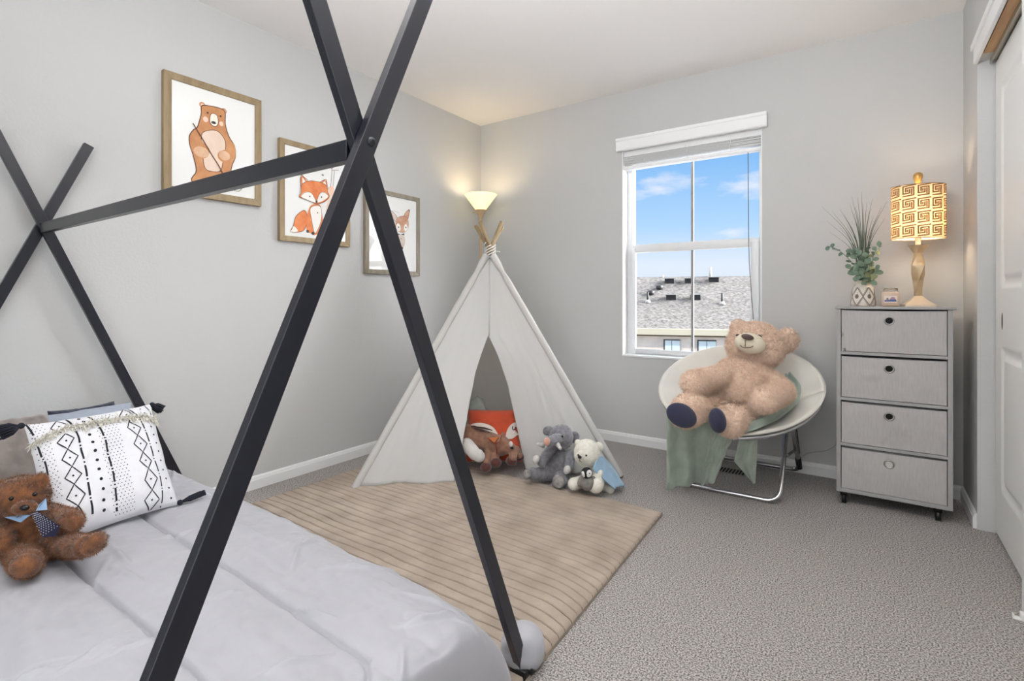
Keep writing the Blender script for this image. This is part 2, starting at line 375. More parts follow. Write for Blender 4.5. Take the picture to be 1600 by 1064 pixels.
b.tube([c0, c1, c2, c3], .0022, 6, sub=6); b.build('lift_cord', mat('cord_grey', (92, 92, 92), .7), bl)
b = MB(); b.tube([c3, (c3[0], c3[1], c3[2]-.03)], [.004, .007], 8); b.build('cord_tassel', BW, bl)

# ------------------------------------------------------------------ neighbour house beyond the window
RA = Vector((-5.464, 17.728, 1.897)); RB = Vector((-1.096, 19.286, 1.900)); ax = (RB-RA); ax.z = 0; ax.normalize(); nrm = Vector((ax.y, -ax.x, 0))
if nrm.dot(Vector((0, -1, 0))) < 0: nrm = -nrm
rz = RA.z; EZ = -.08; RUN = 3.9; mid = RA
house = thing('neighbour_house', (mid.x, mid.y, -6), 'beige neighbouring house with a grey shingle roof seen through the window', 'house')
SH = mat('shingles', (142, 137, 130), .95, rgb2=(90, 86, 81), vscale=9, detail=6, stretch=(1, 1, 2.2), spec=.1)
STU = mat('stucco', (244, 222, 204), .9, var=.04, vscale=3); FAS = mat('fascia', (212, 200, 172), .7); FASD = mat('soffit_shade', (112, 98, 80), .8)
def HP(a, o, z): return mid + ax*a + nrm*o + Vector((0, 0, z-mid.z))
b = MB(); A0, A1 = -9, 17
q = [HP(A0, 0, rz), HP(A1, 0, rz), HP(A1, RUN, EZ), HP(A0, RUN, EZ), HP(A1, -RUN, EZ), HP(A0, -RUN, EZ)]
b.add(q, [(0, 3, 2, 1), (0, 1, 4, 5)]); b.build('roof', SH, house, smooth=False)
def hbox(mb, a0, a1, o0, o1, z0, z1):
    vs = [HP(a, o, z) for a in (a0, a1) for o in (o0, o1) for z in (z0, z1)]
    mb.add(vs, [(0, 1, 3, 2), (4, 6, 7, 5), (0, 4, 5, 1), (2, 3, 7, 6), (0, 2, 6, 4), (1, 5, 7, 3)])
b = MB(); hbox(b, A0, A1, RUN-.02, RUN+.1, EZ-.19, EZ+.02); b.build('gutter', FAS, house, smooth=False)
b = MB(); hbox(b, A0, A1, RUN-.22, RUN-.02, EZ-.25, EZ-.19); b.build('soffit', FASD, house, smooth=False)
b = MB(); hbox(b, A0+.4, A1-.4, -RUN+.5, RUN-.18, -6, EZ-.12); b.build('facade', STU, house, smooth=False)
def hpos(u_pt): 
    return (Vector(u_pt)-mid).dot(ax)
for wpt, wd in ((Vector((-2.945, 14.485, -0.865)), .28), (Vector((-1.794, 14.672, -0.813)), .31)):
    a = hpos(wpt); zt = EZ-.36
    b = MB(); hbox(b, a-wd/1.0, a+wd/1.0-.0, RUN-.19, RUN-.15, zt-1.4, zt); f = b.build('window', mat('window_dark', (96, 92, 90), .6), house, smooth=False)
    b = MB(); hbox(b, a-wd+.05, a-.01, RUN-.15, RUN-.13, zt-1.35, zt-.04); hbox(b, a+.01, a+wd-.01, RUN-.15, RUN-.13, zt-1.35, zt-.04); b.build('pane', mat('far_pane', (225, 232, 230), .3), f, smooth=False)
def onroof(o): return rz+(EZ-rz)*o/RUN
VD = mat('roof_vent_dark', (48, 46, 44), .6); VL = mat('roof_vent_light', (185, 182, 176), .6)
for (pu, frac, kind) in (((-3.981, 17.537, 1.726), .10, 'box'), ((-3.317, 17.996, 1.700), .10, 'box'), ((-2.524, 18.543, 1.752), .08, 'box'), ((-3.623, 16.568, 0.948), .44, 'box'), ((-2.869, 17.090, 0.948), .44, 'box'), ((-3.990, 16.315, 1.270), .27, 'cap'), ((-4.276, 16.118, 1.047), .38, 'cap'), ((-4.202, 15.561, 0.804), .52, 'pipe'), ((-1.759, 16.641, 0.762), .55, 'pipe'), ((-2.610, 18.484, 1.934), .0, 'stack'), ((-4.216, 17.374, 1.882), .0, 'stub')):
    a = hpos(pu); o = RUN*frac; z = onroof(o); b = MB()
    if kind == 'box':
        hbox(b, a-.20, a+.16, o-.02, o+.20, z-.12, z+.13); hbox(b, a-.24, a+.24, o-.05, o+.32, z+.10, z+.13)
        b.m = [1]*6+[0]*6; b.build('roof_vent', [VL, VD], house, smooth=False)
    elif kind == 'cap':
        b.lathe([(0, .16), (.13, .14), (.13, 0), (.05, -.02), (.05, -.2)], c=HP(a, o, z), seg=14); b.build('roof_vent', VD, house)
    elif kind == 'pipe':
        b.tube([HP(a, o, z-.1), HP(a, o, z+.38)], .04, 8); b.tube([HP(a, o, z-.05), HP(a, o, z+.07)], [.14, .06], 10, mi=1); b.build('vent_pipe', [VD, VL], house)
    elif kind == 'stack':
        b.tube([HP(a, o, z-.1), HP(a, o, z+.36)], .06, 8); b.build('vent_pipe', VL, house)
    else:
        b.tube([HP(a, o, z-.1), HP(a, o, z+.07)], .05, 8); b.build('vent_pipe', VL, house)

# ------------------------------------------------------------------ framed pictures on the left wall
OAK = mat('weathered_oak', (160, 140, 108), .6, rgb2=(134, 114, 84), vscale=14, stretch=(3, 3, .6), detail=5)
OAKG = mat('greyed_oak', (150, 142, 126), .6, rgb2=(122, 114, 98), vscale=14, stretch=(3, 3, .6), detail=5)
PAPER = mat('picture_paper', (240, 240, 238), .45)
pb_ = PAPER.node_tree.nodes['Principled BSDF']; pb_.inputs['Coat Weight'].default_value = 1.0; pb_.inputs['Coat Roughness'].default_value = .03; pb_.inputs['Coat IOR'].default_value = 1.5
def wc(name, rgb, rgb2, s=30): return mat(name, rgb, .7, rgb2=rgb2, vscale=s, detail=3)
def picture(name, y0, y1, z0, z1, label, fw=.03, fm=OAK):
    t = thing(name, (.0, (y0+y1)/2, z0), label, 'picture', 'framed woodland animal prints')
    b = MB(); X = .027
    def bar(p):                                          # mitred bars
        (ya, za), (yb, zb), (yc, zc), (yd, zd) = p
        b.add([(.001, ya, za), (.001, yb, zb), (.001, yc, zc), (.001, yd, zd), (X, ya, za), (X, yb, zb), (X, yc, zc), (X, yd, zd)], [(0, 1, 2, 3), (4, 7, 6, 5), (0, 4, 5, 1), (1, 5, 6, 2), (2, 6, 7, 3), (3, 7, 4, 0)])
    o = [(y0, z0), (y1, z0), (y1, z1), (y0, z1)]; i = [(y0+fw, z0+fw), (y1-fw, z0+fw), (y1-fw, z1-fw), (y0+fw, z1-fw)]
    for k in range(4): bar((o[k], o[(k+1) % 4], i[(k+1) % 4], i[k]))
    b.build('frame', fm, t, smooth=False, bevel=.002)
    b = MB(); b.bb((.001, y0+fw-.004, z0+fw-.004), (.0196, y1-fw+.004, z1-fw+.004)); b.build('print', PAPER, t, smooth=False)
    return t
def art(t, name, layers, mats):
    m = MB()
    for i, ly in enumerate(layers):
        x = .0199+.00022*i; f3 = lambda p, x=x: (x, p[0], p[1])
        kind, pts, mi = ly[0], ly[1], ly[2]
        if kind == 'fill': P = cr2(pts, 5); fan(m, P, f3, mi, ly[3] if len(ly) > 3 else None)
        elif kind == 'poly': fan(m, pts, f3, mi)
        elif kind == 'line': ribbon(m, cr2(pts, 6, False), ly[3]*1.7, f3, mi)
        elif kind == 'loop': ribbon(m, cr2(pts, 6, True), ly[3]*1.9, f3, mi, True)
        elif kind == 'disc': disc(m, pts, ly[3], f3, mi, ry=ly[4] if len(ly) > 4 else None)
    m.build(name, mats, t, smooth=False)
BR1 = wc('paint_brown', (208, 152, 106), (186, 124, 80), 18); BR2 = wc('paint_light_brown', (226, 190, 160), (208, 160, 124), 20); BEL = wc('paint_belly', (236, 214, 196), (226, 200, 180), 16)
INK = mat('paint_ink', (96, 58, 38), .7); BLK = mat('paint_black', (48, 42, 40), .6); BLUSH = wc('paint_blush', (240, 208, 188), (230, 190, 168)); GREYP = mat('paint_grey', (150, 148, 140), .7); CREAM = mat('paint_cream', (240, 232, 218), .7)
t = picture('bear_picture', -2.364, -1.903, 1.488, 2.048, 'framed print of a brown bear holding a golf club, leftmost of three', .034)
body = [(-2.1970, 1.9320), (-2.1530, 1.9430), (-2.1060, 1.9440), (-2.0880, 1.9290), (-2.0870, 1.8720), (-2.0700, 1.8180), (-2.0420, 1.7740), (-2.0370, 1.7240), (-2.0530, 1.6770), (-2.0600, 1.6320), (-2.0420, 1.5910), (-2.0700, 1.5420), (-2.1530, 1.5350), (-2.2190, 1.5380), (-2.2440, 1.5680), (-2.2230, 1.6130), (-2.2350, 1.6790), (-2.2510, 1.7300), (-2.2530, 1.7710), (-2.2350, 1.8060), (-2.2190, 1.8210), (-2.2060, 1.8660), (-2.2000, 1.8960)]
art(t, 'bear_drawing', [
 ('disc', (-2.1950, 1.9370), 0, .014, .014), ('disc', (-2.1950, 1.9360), 2, .008, .008), ('disc', (-2.0940, 1.9370), 0, .014, .014), ('disc', (-2.0940, 1.9360), 2, .008, .008),
 ('fill', body, 0, (-2.1400, 1.7580)), ('loop', body, 3, .0022),
 ('fill', [(-2.2000, 1.7850), (-2.1740, 1.8180), (-2.1260, 1.8290), (-2.0920, 1.7980), (-2.0860, 1.7560), (-2.0990, 1.6810), (-2.1120, 1.6350), (-2.1530, 1.6240), (-2.1830, 1.6350), (-2.1930, 1.6890)], 2), ('loop', [(-2.2000, 1.7850), (-2.1740, 1.8180), (-2.1260, 1.8290), (-2.0920, 1.7980), (-2.0860, 1.7560), (-2.0990, 1.6810), (-2.1120, 1.6350), (-2.1530, 1.6240), (-2.1830, 1.6350), (-2.1930, 1.6890)], 3, .0016),
 ('fill', [(-2.2500, 1.7310), (-2.2440, 1.7730), (-2.2190, 1.7930), (-2.2000, 1.7640), (-2.1640, 1.7310), (-2.1700, 1.6940), (-2.2000, 1.6770), (-2.2320, 1.6870)], 0), ('disc', (-2.2000, 1.7080), 1, .036, .026),
 ('fill', [(-2.0420, 1.7820), (-2.0370, 1.7240), (-2.0630, 1.6820), (-2.0990, 1.6810), (-2.1230, 1.6980), (-2.1190, 1.7270), (-2.0850, 1.7490), (-2.0630, 1.7760)], 0), ('disc', (-2.0920, 1.7150), 1, .028, .024),
 ('fill', [(-2.1570, 1.9020), (-2.1400, 1.9100), (-2.1260, 1.9000), (-2.1220, 1.8690), (-2.1330, 1.8500), (-2.1500, 1.8500), (-2.1620, 1.8680)], 5), ('loop', [(-2.1570, 1.9020), (-2.1400, 1.9100), (-2.1260, 1.9000), (-2.1220, 1.8690), (-2.1330, 1.8500), (-2.1500, 1.8500), (-2.1620, 1.8680)], 3, .0014),
 ('disc', (-2.1440, 1.8650), 4, .0115, .007), ('disc', (-2.1720, 1.9050), 3, .005), ('disc', (-2.1110, 1.9060), 3, .005),
 ('disc', (-2.1820, 1.8700), 6, .012, .014), ('disc', (-2.1080, 1.8690), 6, .010, .012),
 ('line', [(-2.2390, 1.8360), (-2.2000, 1.7780), (-2.1530, 1.7050), (-2.1110, 1.6440), (-2.0740, 1.5640)], 3, .0028), ('fill', [(-2.1060, 1.5580), (-2.0850, 1.5760), (-2.0530, 1.5670), (-2.0630, 1.5510), (-2.0990, 1.5510)], 7), ('loop', [(-2.0560, 1.5630), (-2.0420, 1.5840), (-2.0120, 1.5890), (-2.0040, 1.5720), (-2.0200, 1.5510), (-2.0420, 1.5490)], 7, .0018)],
 [BR1, BR2, BEL, INK, BLK, CREAM, BLUSH, mat('paint_olive', (128, 124, 92), .7)])
t = picture('fox_picture', -1.800, -1.336, 1.320, 1.882, 'framed print of an orange fox beside golf clubs, middle of three', .03)
OR = wc('paint_orange', (222, 138, 84), (200, 104, 56), 24); WH = mat('paint_white', (244, 240, 234), .7)
head = [(-1.6710, 1.6410), (-1.6500, 1.6620), (-1.6110, 1.6790), (-1.5760, 1.6820), (-1.5400, 1.6820), (-1.5070, 1.6700), (-1.4990, 1.6360), (-1.4860, 1.6090), (-1.5150, 1.5760), (-1.5680, 1.5530), (-1.6030, 1.5590), (-1.6500, 1.5690), (-1.6830, 1.5770), (-1.6710, 1.6000)]
art(t, 'fox_drawing', [
 ('fill', [(-1.4650, 1.6630), (-1.4490, 1.6770), (-1.4530, 1.6220), (-1.4570, 1.5640), (-1.4740, 1.4890), (-1.4990, 1.4150), (-1.5070, 1.5130), (-1.4910, 1.5870)], 1), ('fill', [(-1.4990, 1.6430), (-1.4910, 1.6620), (-1.4570, 1.6750), (-1.4490, 1.6370), (-1.4820, 1.6170)], 6),
 ('line', [(-1.4740, 1.6690), (-1.4670, 1.7350), (-1.4640, 1.7790)], 3, .0016), ('loop', [(-1.4910, 1.8020), (-1.4700, 1.8080), (-1.4590, 1.7940), (-1.4650, 1.7800), (-1.4860, 1.7900)], 3, .0016), ('line', [(-1.4550, 1.6790), (-1.4500, 1.7380), (-1.4470, 1.7710)], 3, .0014), ('line', [(-1.4650, 1.7700), (-1.4160, 1.7810)], 3, .0016), ('disc', (-1.5280, 1.7290), 5, .008, .006),
 ('fill', [(-1.6420, 1.5020), (-1.6680, 1.4950), (-1.7020, 1.4600), (-1.7170, 1.4110), (-1.7330, 1.3740), (-1.6800, 1.3780), (-1.6460, 1.3990), (-1.6280, 1.4560)], 0), ('fill', [(-1.7170, 1.4080), (-1.6980, 1.3960), (-1.6910, 1.3800), (-1.7330, 1.3730), (-1.7240, 1.3900)], 2), ('loop', [(-1.6420, 1.5020), (-1.6680, 1.4950), (-1.7020, 1.4600), (-1.7170, 1.4110), (-1.7330, 1.3740), (-1.6800, 1.3780), (-1.6460, 1.3990), (-1.6280, 1.4560)], 3, .0016),
 ('fill', [(-1.6270, 1.4970), (-1.6030, 1.5420), (-1.5480, 1.5500), (-1.5320, 1.4960), (-1.5280, 1.4470), (-1.5400, 1.3960), (-1.5800, 1.3710), (-1.6030, 1.3760), (-1.6330, 1.3930), (-1.6340, 1.4410)], 0), ('fill', [(-1.6110, 1.5200), (-1.5720, 1.5430), (-1.5410, 1.5330), (-1.5380, 1.4670), (-1.5640, 1.4010), (-1.5840, 1.3840), (-1.6030, 1.4590)], 2), ('loop', [(-1.6110, 1.5200), (-1.5720, 1.5430), (-1.5410, 1.5330), (-1.5380, 1.4670), (-1.5640, 1.4010), (-1.5840, 1.3840), (-1.6030, 1.4590)], 3, .0012),
 ('disc', (-1.6280, 1.3870), 4, .010, .009), ('disc', (-1.5940, 1.3790), 4, .010, .010), ('disc', (-1.5640, 1.5020), 4, .004),
 ('poly', [(-1.6680, 1.6340), (-1.6740, 1.6810), (-1.6630, 1.7020), (-1.6300, 1.6720)], 0), ('poly', [(-1.6620, 1.6490), (-1.6630, 1.6900), (-1.6420, 1.6700)], 2), ('poly', [(-1.5490, 1.6750), (-1.5190, 1.7030), (-1.5040, 1.6990), (-1.4990, 1.6540)], 0), ('poly', [(-1.5360, 1.6760), (-1.5140, 1.6960), (-1.5040, 1.6640)], 2),
 ('loop', [(-1.6680, 1.6330), (-1.6750, 1.6670), (-1.6690, 1.7010), (-1.6500, 1.6910), (-1.6280, 1.6730)], 3, .0016), ('loop', [(-1.5490, 1.6750), (-1.5280, 1.6960), (-1.5070, 1.7060), (-1.5010, 1.6780), (-1.4990, 1.6500)], 3, .0016),
 ('fill', head, 0), ('fill', [(-1.6720, 1.5830), (-1.6460, 1.6080), (-1.6110, 1.6130), (-1.5890, 1.5890), (-1.5720, 1.5620), (-1.6030, 1.5610), (-1.6460, 1.5690)], 2), ('fill', [(-1.4920, 1.6120), (-1.5190, 1.6290), (-1.5440, 1.6230), (-1.5620, 1.5940), (-1.5700, 1.5620), (-1.5400, 1.5710), (-1.5110, 1.5900)], 2),
 ('loop', head, 3, .0014), ('line', [(-1.6720, 1.5830), (-1.6460, 1.6060), (-1.6110, 1.6120), (-1.5890, 1.5890), (-1.5720, 1.5620)], 3, .0012), ('line', [(-1.4920, 1.6120), (-1.5190, 1.6270), (-1.5440, 1.6210), (-1.5620, 1.5940), (-1.5700, 1.5620)], 3, .0012),
 ('disc', (-1.6170, 1.5880), 4, .0045, .005), ('disc', (-1.5400, 1.5970), 4, .0045, .005), ('disc', (-1.5730, 1.5650), 4, .007, .008)],
 [OR, BEL, WH, INK, BLK, GREYP, BLUSH])
t = picture('fawn_picture', -1.218, -.733, 1.162, 1.720, 'framed print of a fawn wearing a bow tie, rightmost of three', .03, OAKG)
FN = wc('paint_fawn', (206, 168, 144), (176, 124, 96), 30); FL = wc('paint_fawn_light', (222, 210, 200), (206, 188, 176), 26)
art(t, 'fawn_drawing', [
 ('fill', [(-1.0120, 1.5960), (-0.9680, 1.5780), (-0.9430, 1.5530), (-0.9520, 1.5250), (-0.9800, 1.5390)], 1), ('loop', [(-1.0120, 1.5960), (-0.9680, 1.5780), (-0.9430, 1.5530), (-0.9520, 1.5250), (-0.9800, 1.5390)], 3, .0012), ('fill', [(-0.8850, 1.5640), (-0.8680, 1.5970), (-0.8310, 1.6250), (-0.8340, 1.5890), (-0.8470, 1.5560)], 0), ('loop', [(-0.8850, 1.5640), (-0.8680, 1.5970), (-0.8310, 1.6250), (-0.8340, 1.5890), (-0.8470, 1.5560)], 3, .0014),
 ('poly', [(-0.8380, 1.6170), (-0.8290, 1.6250), (-0.8330, 1.6020)], 4),
 ('fill', [(-0.9480, 1.4270), (-0.8810, 1.4330), (-0.8730, 1.3840), (-0.8940, 1.3450), (-0.9100, 1.3360), (-0.9350, 1.3480)], 1), ('disc', (-0.9020, 1.3490), 4, .012, .010),
 ('fill', [(-0.9020, 1.5690), (-0.8680, 1.5690), (-0.8430, 1.5440), (-0.8430, 1.5000), (-0.8600, 1.4700), (-0.8940, 1.4560), (-0.9270, 1.4600), (-0.9560, 1.4810), (-0.9580, 1.5240), (-0.9390, 1.5540)], 0), ('disc', (-0.9350, 1.4860), 2, .022, .030), ('disc', (-0.8650, 1.4910), 2, .018, .028), ('loop', [(-0.9020, 1.5690), (-0.8680, 1.5690), (-0.8430, 1.5440), (-0.8430, 1.5000), (-0.8600, 1.4700), (-0.8940, 1.4560), (-0.9270, 1.4600), (-0.9560, 1.4810), (-0.9580, 1.5240), (-0.9390, 1.5540)], 3, .001),
 ('disc', (-0.9330, 1.4890), 4, .005, .006), ('disc', (-0.8660, 1.4950), 4, .005, .006), ('poly', [(-0.9520, 1.4450), (-0.9520, 1.4310), (-0.9150, 1.4420), (-0.8810, 1.4380), (-0.8810, 1.4530), (-0.9150, 1.4440)], 4), ('disc', (-0.9100, 1.4130), 4, .004), ('line', [(-1.0080, 1.5930), (-0.9680, 1.5930), (-0.9290, 1.5880)], 5, .001)],
 [FN, FL, WH, INK, BLK, GREYP])

# ------------------------------------------------------------------ rug
RUGM = mat('rug_wool', (188, 174, 160), .95, rgb2=(156, 143, 130), vscale=7, detail=6, bump=.5, bscale=260, bdist=.004, spec=.1, thr=(.25, .75))
b = MB(); nr = 50; Yb, Yf = -1.035, -3.10; pitch = (Yb-Yf)/nr
def rugf(u, v):
    j = v*nr; fr = j-math.floor(j) if v < 1 else 1.0
    sx = .205+.02*v + u*(1.675+.075*v*0+.02)
    edge = min(u, 1-u)*1.7
    prof = max(0.0, 1-abs(2*fr-1)**14)
    y = Yb - v*(Yb-Yf) + .016*nz3(sx*1.4, v*5, 0, 1.5, 2) + .005*nz3(sx*6, v*25, 3, 1.5, 2) - .045*max(0, (u-.90)/.10)**2*min(1, v*4)*min(1, (1-v)*9)
    x = .205 + .045*0 + u*1.675 + (.085*v)*(u) + .012*v*(1-u)
    z = .002 + .014*prof*(1 if edge > .004 else 0) + .001*nz3(sx, v*4, 3, 6)
    return (x, y, z)
fr_l = []
vv = sorted(set([ (i+f)/nr for i in range(nr) for f in (0, .035, .07, .11, .2, .5, .8, .89, .93, .965)]+[1.0]))
us = sorted(set([0, .002, .004]+[i/90 for i in range(91)]+[.996, .998, 1]))
vs = []; 
for v in vv:
    for u in us:
        vs.append(rugf(u, min(v, .99999)))
nu = len(us)
for j in range(len(vv)-1):
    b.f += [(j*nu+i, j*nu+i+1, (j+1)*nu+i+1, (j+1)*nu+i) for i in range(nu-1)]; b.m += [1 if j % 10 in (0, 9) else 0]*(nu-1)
b.v = vs
for u0, u1 in ((0, 1),):
    E = [rugf(0, 0), rugf(1, 0), rugf(1, .9999), rugf(0, .9999)]
    for k in range(4):
        p, q = E[k], E[(k+1) % 4]; b.add([(p[0], p[1], .012), (q[0], q[1], .012), (q[0], q[1], .0), (p[0], p[1], .0)], [(0, 1, 2, 3)])
tag(b.build('rug', [RUGM, mat('rug_groove_shade', (104, 88, 74), .95)], origin=(1.05, -2.05, 0)), 'beige wool rug carved in wavy stripes, lying on the grey carpet', 'rug')  # second material paints the shade in the grooves as a darker colour

# ------------------------------------------------------------------ bed: house frame
bed = thing('house_bed_frame', (.98, -2.78, 0), 'black metal tent bed frame with crossed posts and a ridge bar', 'bed frame')
YC, ZC, SL = -2.787, 1.286, .424
def beam(mb, x, sgn, z0=0, z1=1.63, w=.035, d=.02, y_off=0):
    SL = .434 if (sgn > 0 and x > 1) else .424
    th = math.atan(SL)*sgn; L = (z1-z0)/math.cos(th); zm = (z0+z1)/2; ym = YC+y_off+sgn*SL*(zm-ZC)
    mb.box((x, ym, zm), (d, w, L), Matrix.Rotation(-th, 3, 'X'), bev=.0015)
XF, XH = 1.924, .05
for x, sgn, off in ((XF, 1, .006), (XF-.021, -1, .006), (XH+.012, -1, 0), (XH-.012, 1, 0)):
    b = MB(); beam(b, x, sgn, y_off=off); b.build('leg', STEEL, bed, smooth=False)
b = MB(); b.bb((XH+.02, YC-.012, ZC-.032), (XF-.034, YC+.010, ZC+.006), bev=.0015); b.build('ridge_beam', STEEL, bed, smooth=False)
for x in (XF+.0105, ):
    b = MB(); R = Matrix.Rotation(PI/2, 3, 'Y'); b.lathe([(0, .004), (.007, .004), (.0085, .0015), (.009, 0)], c=(x, YC+.008, ZC-.002), seg=18, R=R); b.lathe([(.0, .0045), (.0035, .0045)], c=(x, YC+.008, ZC-.002), seg=6, R=R, mi=1); b.build('bolt', [STEEL, mat('bolt_socket', (8, 8, 8), .7)], bed)
for y in (YC-.40, YC+.40):
    b = MB(); b.bb((XH+.02, y-.012, .06), (XF-.09, y+.012, .10), bev=.0015); b.build('side_rail', STEEL, bed, smooth=False)
for x in (XH+.026, XF-.10):
    b = MB(); b.bb((x-.01, YC-.41, .06), (x+.01, YC+.41, .10), bev=.0015); b.build('end_rail', STEEL, bed, smooth=False)
for y, x in ((YC-.545, XF), (YC+.545, XF-.024)):
    b = MB(); b.bb((x-.02, y-.03, .0), (x+.03, y+.03, .03), bev=.004); b.tube([(x+.02, y, .02), (x+.035, y, .02)], .011, 12); b.build('foot_bracket', mat('black_plastic', (16, 16, 18), .4), bed)

# comforter
COM = mat('comforter_cloth', (172, 172, 178), .6, bump=.12, bscale=35, bdist=.006, sheen=.3, var=.015, vscale=3)
CX0, CX1, CYF, CYN, CH = .10, 1.945, -2.312, -3.30, .30
def cedge(d, R=.22, p=2.5):
    q = min(max(d/R, 0), 1); return (1-(1-q)**p)**(1/p)
seams = [-2.705, -2.935, -3.16, -2.49]
def comz(x, y):
    # border stitching: rounded rectangle 0.13 from the foot end and seams running the length
    cx = 1.90; g = 0
    for ys in seams[:3]:
        d = abs(y-ys) if x < cx-.06 else 9
        g = max(g, math.exp(-(d/.005)**2))
    # foot border with rounded corner
    if x > cx-.10:
        rx, ry = cx-.10, -2.805
        if y > ry: d = abs(math.hypot(x-rx, y-ry)-.10)
        else: d = abs(x-cx)
        g = max(g, math.exp(-(d/.005)**2))
    puff = 0
    for a_, b_ in ((-2.705, -2.935), (-2.935, -3.16), (-2.40, -2.705)):
        if b_ < y < a_: puff = .012*math.sin((y-b_)/(a_-b_)*PI)**.5
    wr = .010*nz3(x*1.2, y*3.2, 0, 2.2, 3) + .0045*abs(nz3(x*3+y*2, y*4-x*1.6, 1, 2.6, 3)) 
    cre = 0
    for (a0, a1, b0, b1, hh) in CREASE:
        vx, vy = b0-a0, b1-a1; L2 = vx*vx+vy*vy; tt = min(max(((x-a0)*vx+(y-a1)*vy)/L2, 0), 1); d = math.hypot(x-a0-vx*tt, y-a1-vy*tt)
        cre += hh*1.9*math.exp(-(d/.007)**2)*math.sin(PI*min(max(tt, .04), .96))
    return puff + wr - .014*g + cre
rr = random.Random(5)
CREASE = []
for i in range(46):
    a = rr.uniform(.5, 2.0); c = rr.uniform(-3.2, -2.42); an = rr.choice([rr.gauss(2.2, .35), rr.gauss(.5, .4), rr.gauss(1.5, .5)]); L = rr.uniform(.06, .26)
    CREASE.append((a, c, a+L*math.cos(an), c+L*math.sin(an), rr.choice([1, 1, -1])*rr.uniform(.003, .007)))
CREASE += [(1.96, -2.46, 2.0, -2.6, .010), (1.90, -2.43, 1.80, -2.60, .009), (1.93, -2.50, 1.93, -2.72, .008), (1.98, -2.44, 2.06, -2.5, -.012), (1.88, -2.42, 1.70, -2.50, .007)]
def comf(u, v):
    uu = (1-math.cos(PI*u))/2*.35+u*.65; vv_ = (1-math.cos(PI*v))/2*.5+v*.5
    x = CX0+(CX1-CX0)*uu
    wob = .014*nz3(x*2, 5, 0, 2, 3)
    tq_ = min(max((x-1.80)/.09, 0), 1); pin = .032*tq_*tq_*(3-2*tq_)
    yf = CYF+wob-pin; yn = CYN-wob+pin*.9
    y = yf+(yn-yf)*vv_
    e = cedge(min(yf-y, y-yn), .25)*cedge((CX1-x)*(1+.4*nz3(y*4, 2, 0, 2)), .055, 3)*cedge(x-CX0+.02, .1)
    rim = min(1, e*1.3)
    sm_ = min(max((x-.6)/1.25, 0), 1); z = .022+(CH-.022-.048*sm_*sm_*min(1, max(0, (y+3.1)/.6)))*e+comz(x, y)*rim
    bulge = .0
    return (x, y, max(z+bulge, .02))
b = MB(); b.grid(comf, 430, 270)
cfo = b.build('comforter', COM, origin=(1.1, -2.8, 0))
b = MB(); Rc = Matrix.Rotation(.5, 3, 'Z')
LC = Vector((1.885, -2.214, 0.050))
def lobe(u, v):
    a = 2*PI*u; q = math.sin(PI*v)**.85; t_ = (1-math.cos(PI*v))/2
    k_ = 1-.10*(1-t_)*abs(math.sin(a*2.5+.6))-.05*(1-t_)*math.sin(a*7)
    return LC+RT*(.060*(-math.cos(PI*v)))+FW*(.062*q*math.cos(a)*k_)+UP*(.064*q*math.sin(a)*k_)
b.grid(lobe, 80, 50)
b.build('corner_fold', COM, cfo)
tag(cfo, 'pale grey quilted comforter spread over the low bed', 'comforter')

# ------------------------------------------------------------------ cushions
def cushion(P00, P10, P01, thick, nrm_hint, pinch=.06, nu=60, nv=60, wrinkle=.004, seed=0, ear=.10, flat=.45):
    """P00 bottom left, P10 bottom right, P01 top left; returns front(u,v,offset)->point and mesh"""
    O = Vector(P00); U = Vector(P10)-O; V = Vector(P01)-O; N = U.cross(V).normalized()
    if N.dot(Vector(nrm_hint)) < 0: N = -N
    def prof(u, v):
        a = max(0, 1-(2*u-1)**4)**flat; c = max(0, 1-(2*v-1)**4)**flat
        return a*c
    def pos(u, v, side, off=0):
        uc, vc = 2*u-1, 2*v-1
        uu = u - pinch*.5*uc*(1-vc*vc)*abs(uc)**3; vv2 = v - pinch*.5*vc*(1-uc*uc)*abs(vc)**3
        h = thick/2*prof(u, v)
        w_ = wrinkle*nz3(u*2.2+seed, v*2.2, side*3.1+seed, 2.2, 3)*min(1, prof(u, v)*2)
        return O+U*uu+V*vv2+N*side*(h+off)+N*w_
    m = MB()
    m.grid(lambda u, v: pos(u, v, 1), nu, nv); m.grid(lambda u, v: pos(1-u, v, -1), nu, nv)
    return m, pos, N
VEL = mat('taupe_velvet', (140, 130, 124), .7, rgb2=(112, 102, 97), vscale=26, detail=5, sheen=.6, stretch=(1, 1, .5))
m, pos, N_ = cushion((.50, -3.12, .305), (.47, -2.80, .30), (.30, -3.15, .60), .15, (1, 0, .4), seed=3, wrinkle=.012, flat=.4)
tag(m.build('cushion', VEL, origin=(.48, -2.95, .30)), 'taupe velvet cushion at the far left of the bed', 'cushion', 'pillows on the bed')
BLU = mat('blue_grey_cotton', (158, 166, 180), .7, bump=.1, bscale=30, sheen=.2)
m, pos, N_ = cushion((.31, -2.97, .31), (.29, -2.54, .31), (.14, -2.95, .568), .12, (1, 0, .4), seed=5, wrinkle=.012)
tag(m.build('pillow', BLU, origin=(.28, -2.75, .31)), 'blue-grey bed pillow behind the patterned cushion', 'pillow', 'pillows on the bed')
NAV = mat('navy_cotton', (42, 48, 66), .8, sheen=.2)
m, pos, N_ = cushion((.20, -2.78, .31), (.18, -2.56, .31), (.075, -2.78, .572), .07, (1, 0, .3), seed=8, wrinkle=.01)
tag(m.build('pillow', NAV, origin=(.18, -2.75, .31)), 'navy pillow, only its top edge showing behind the blue-grey one', 'pillow', 'pillows on the bed')
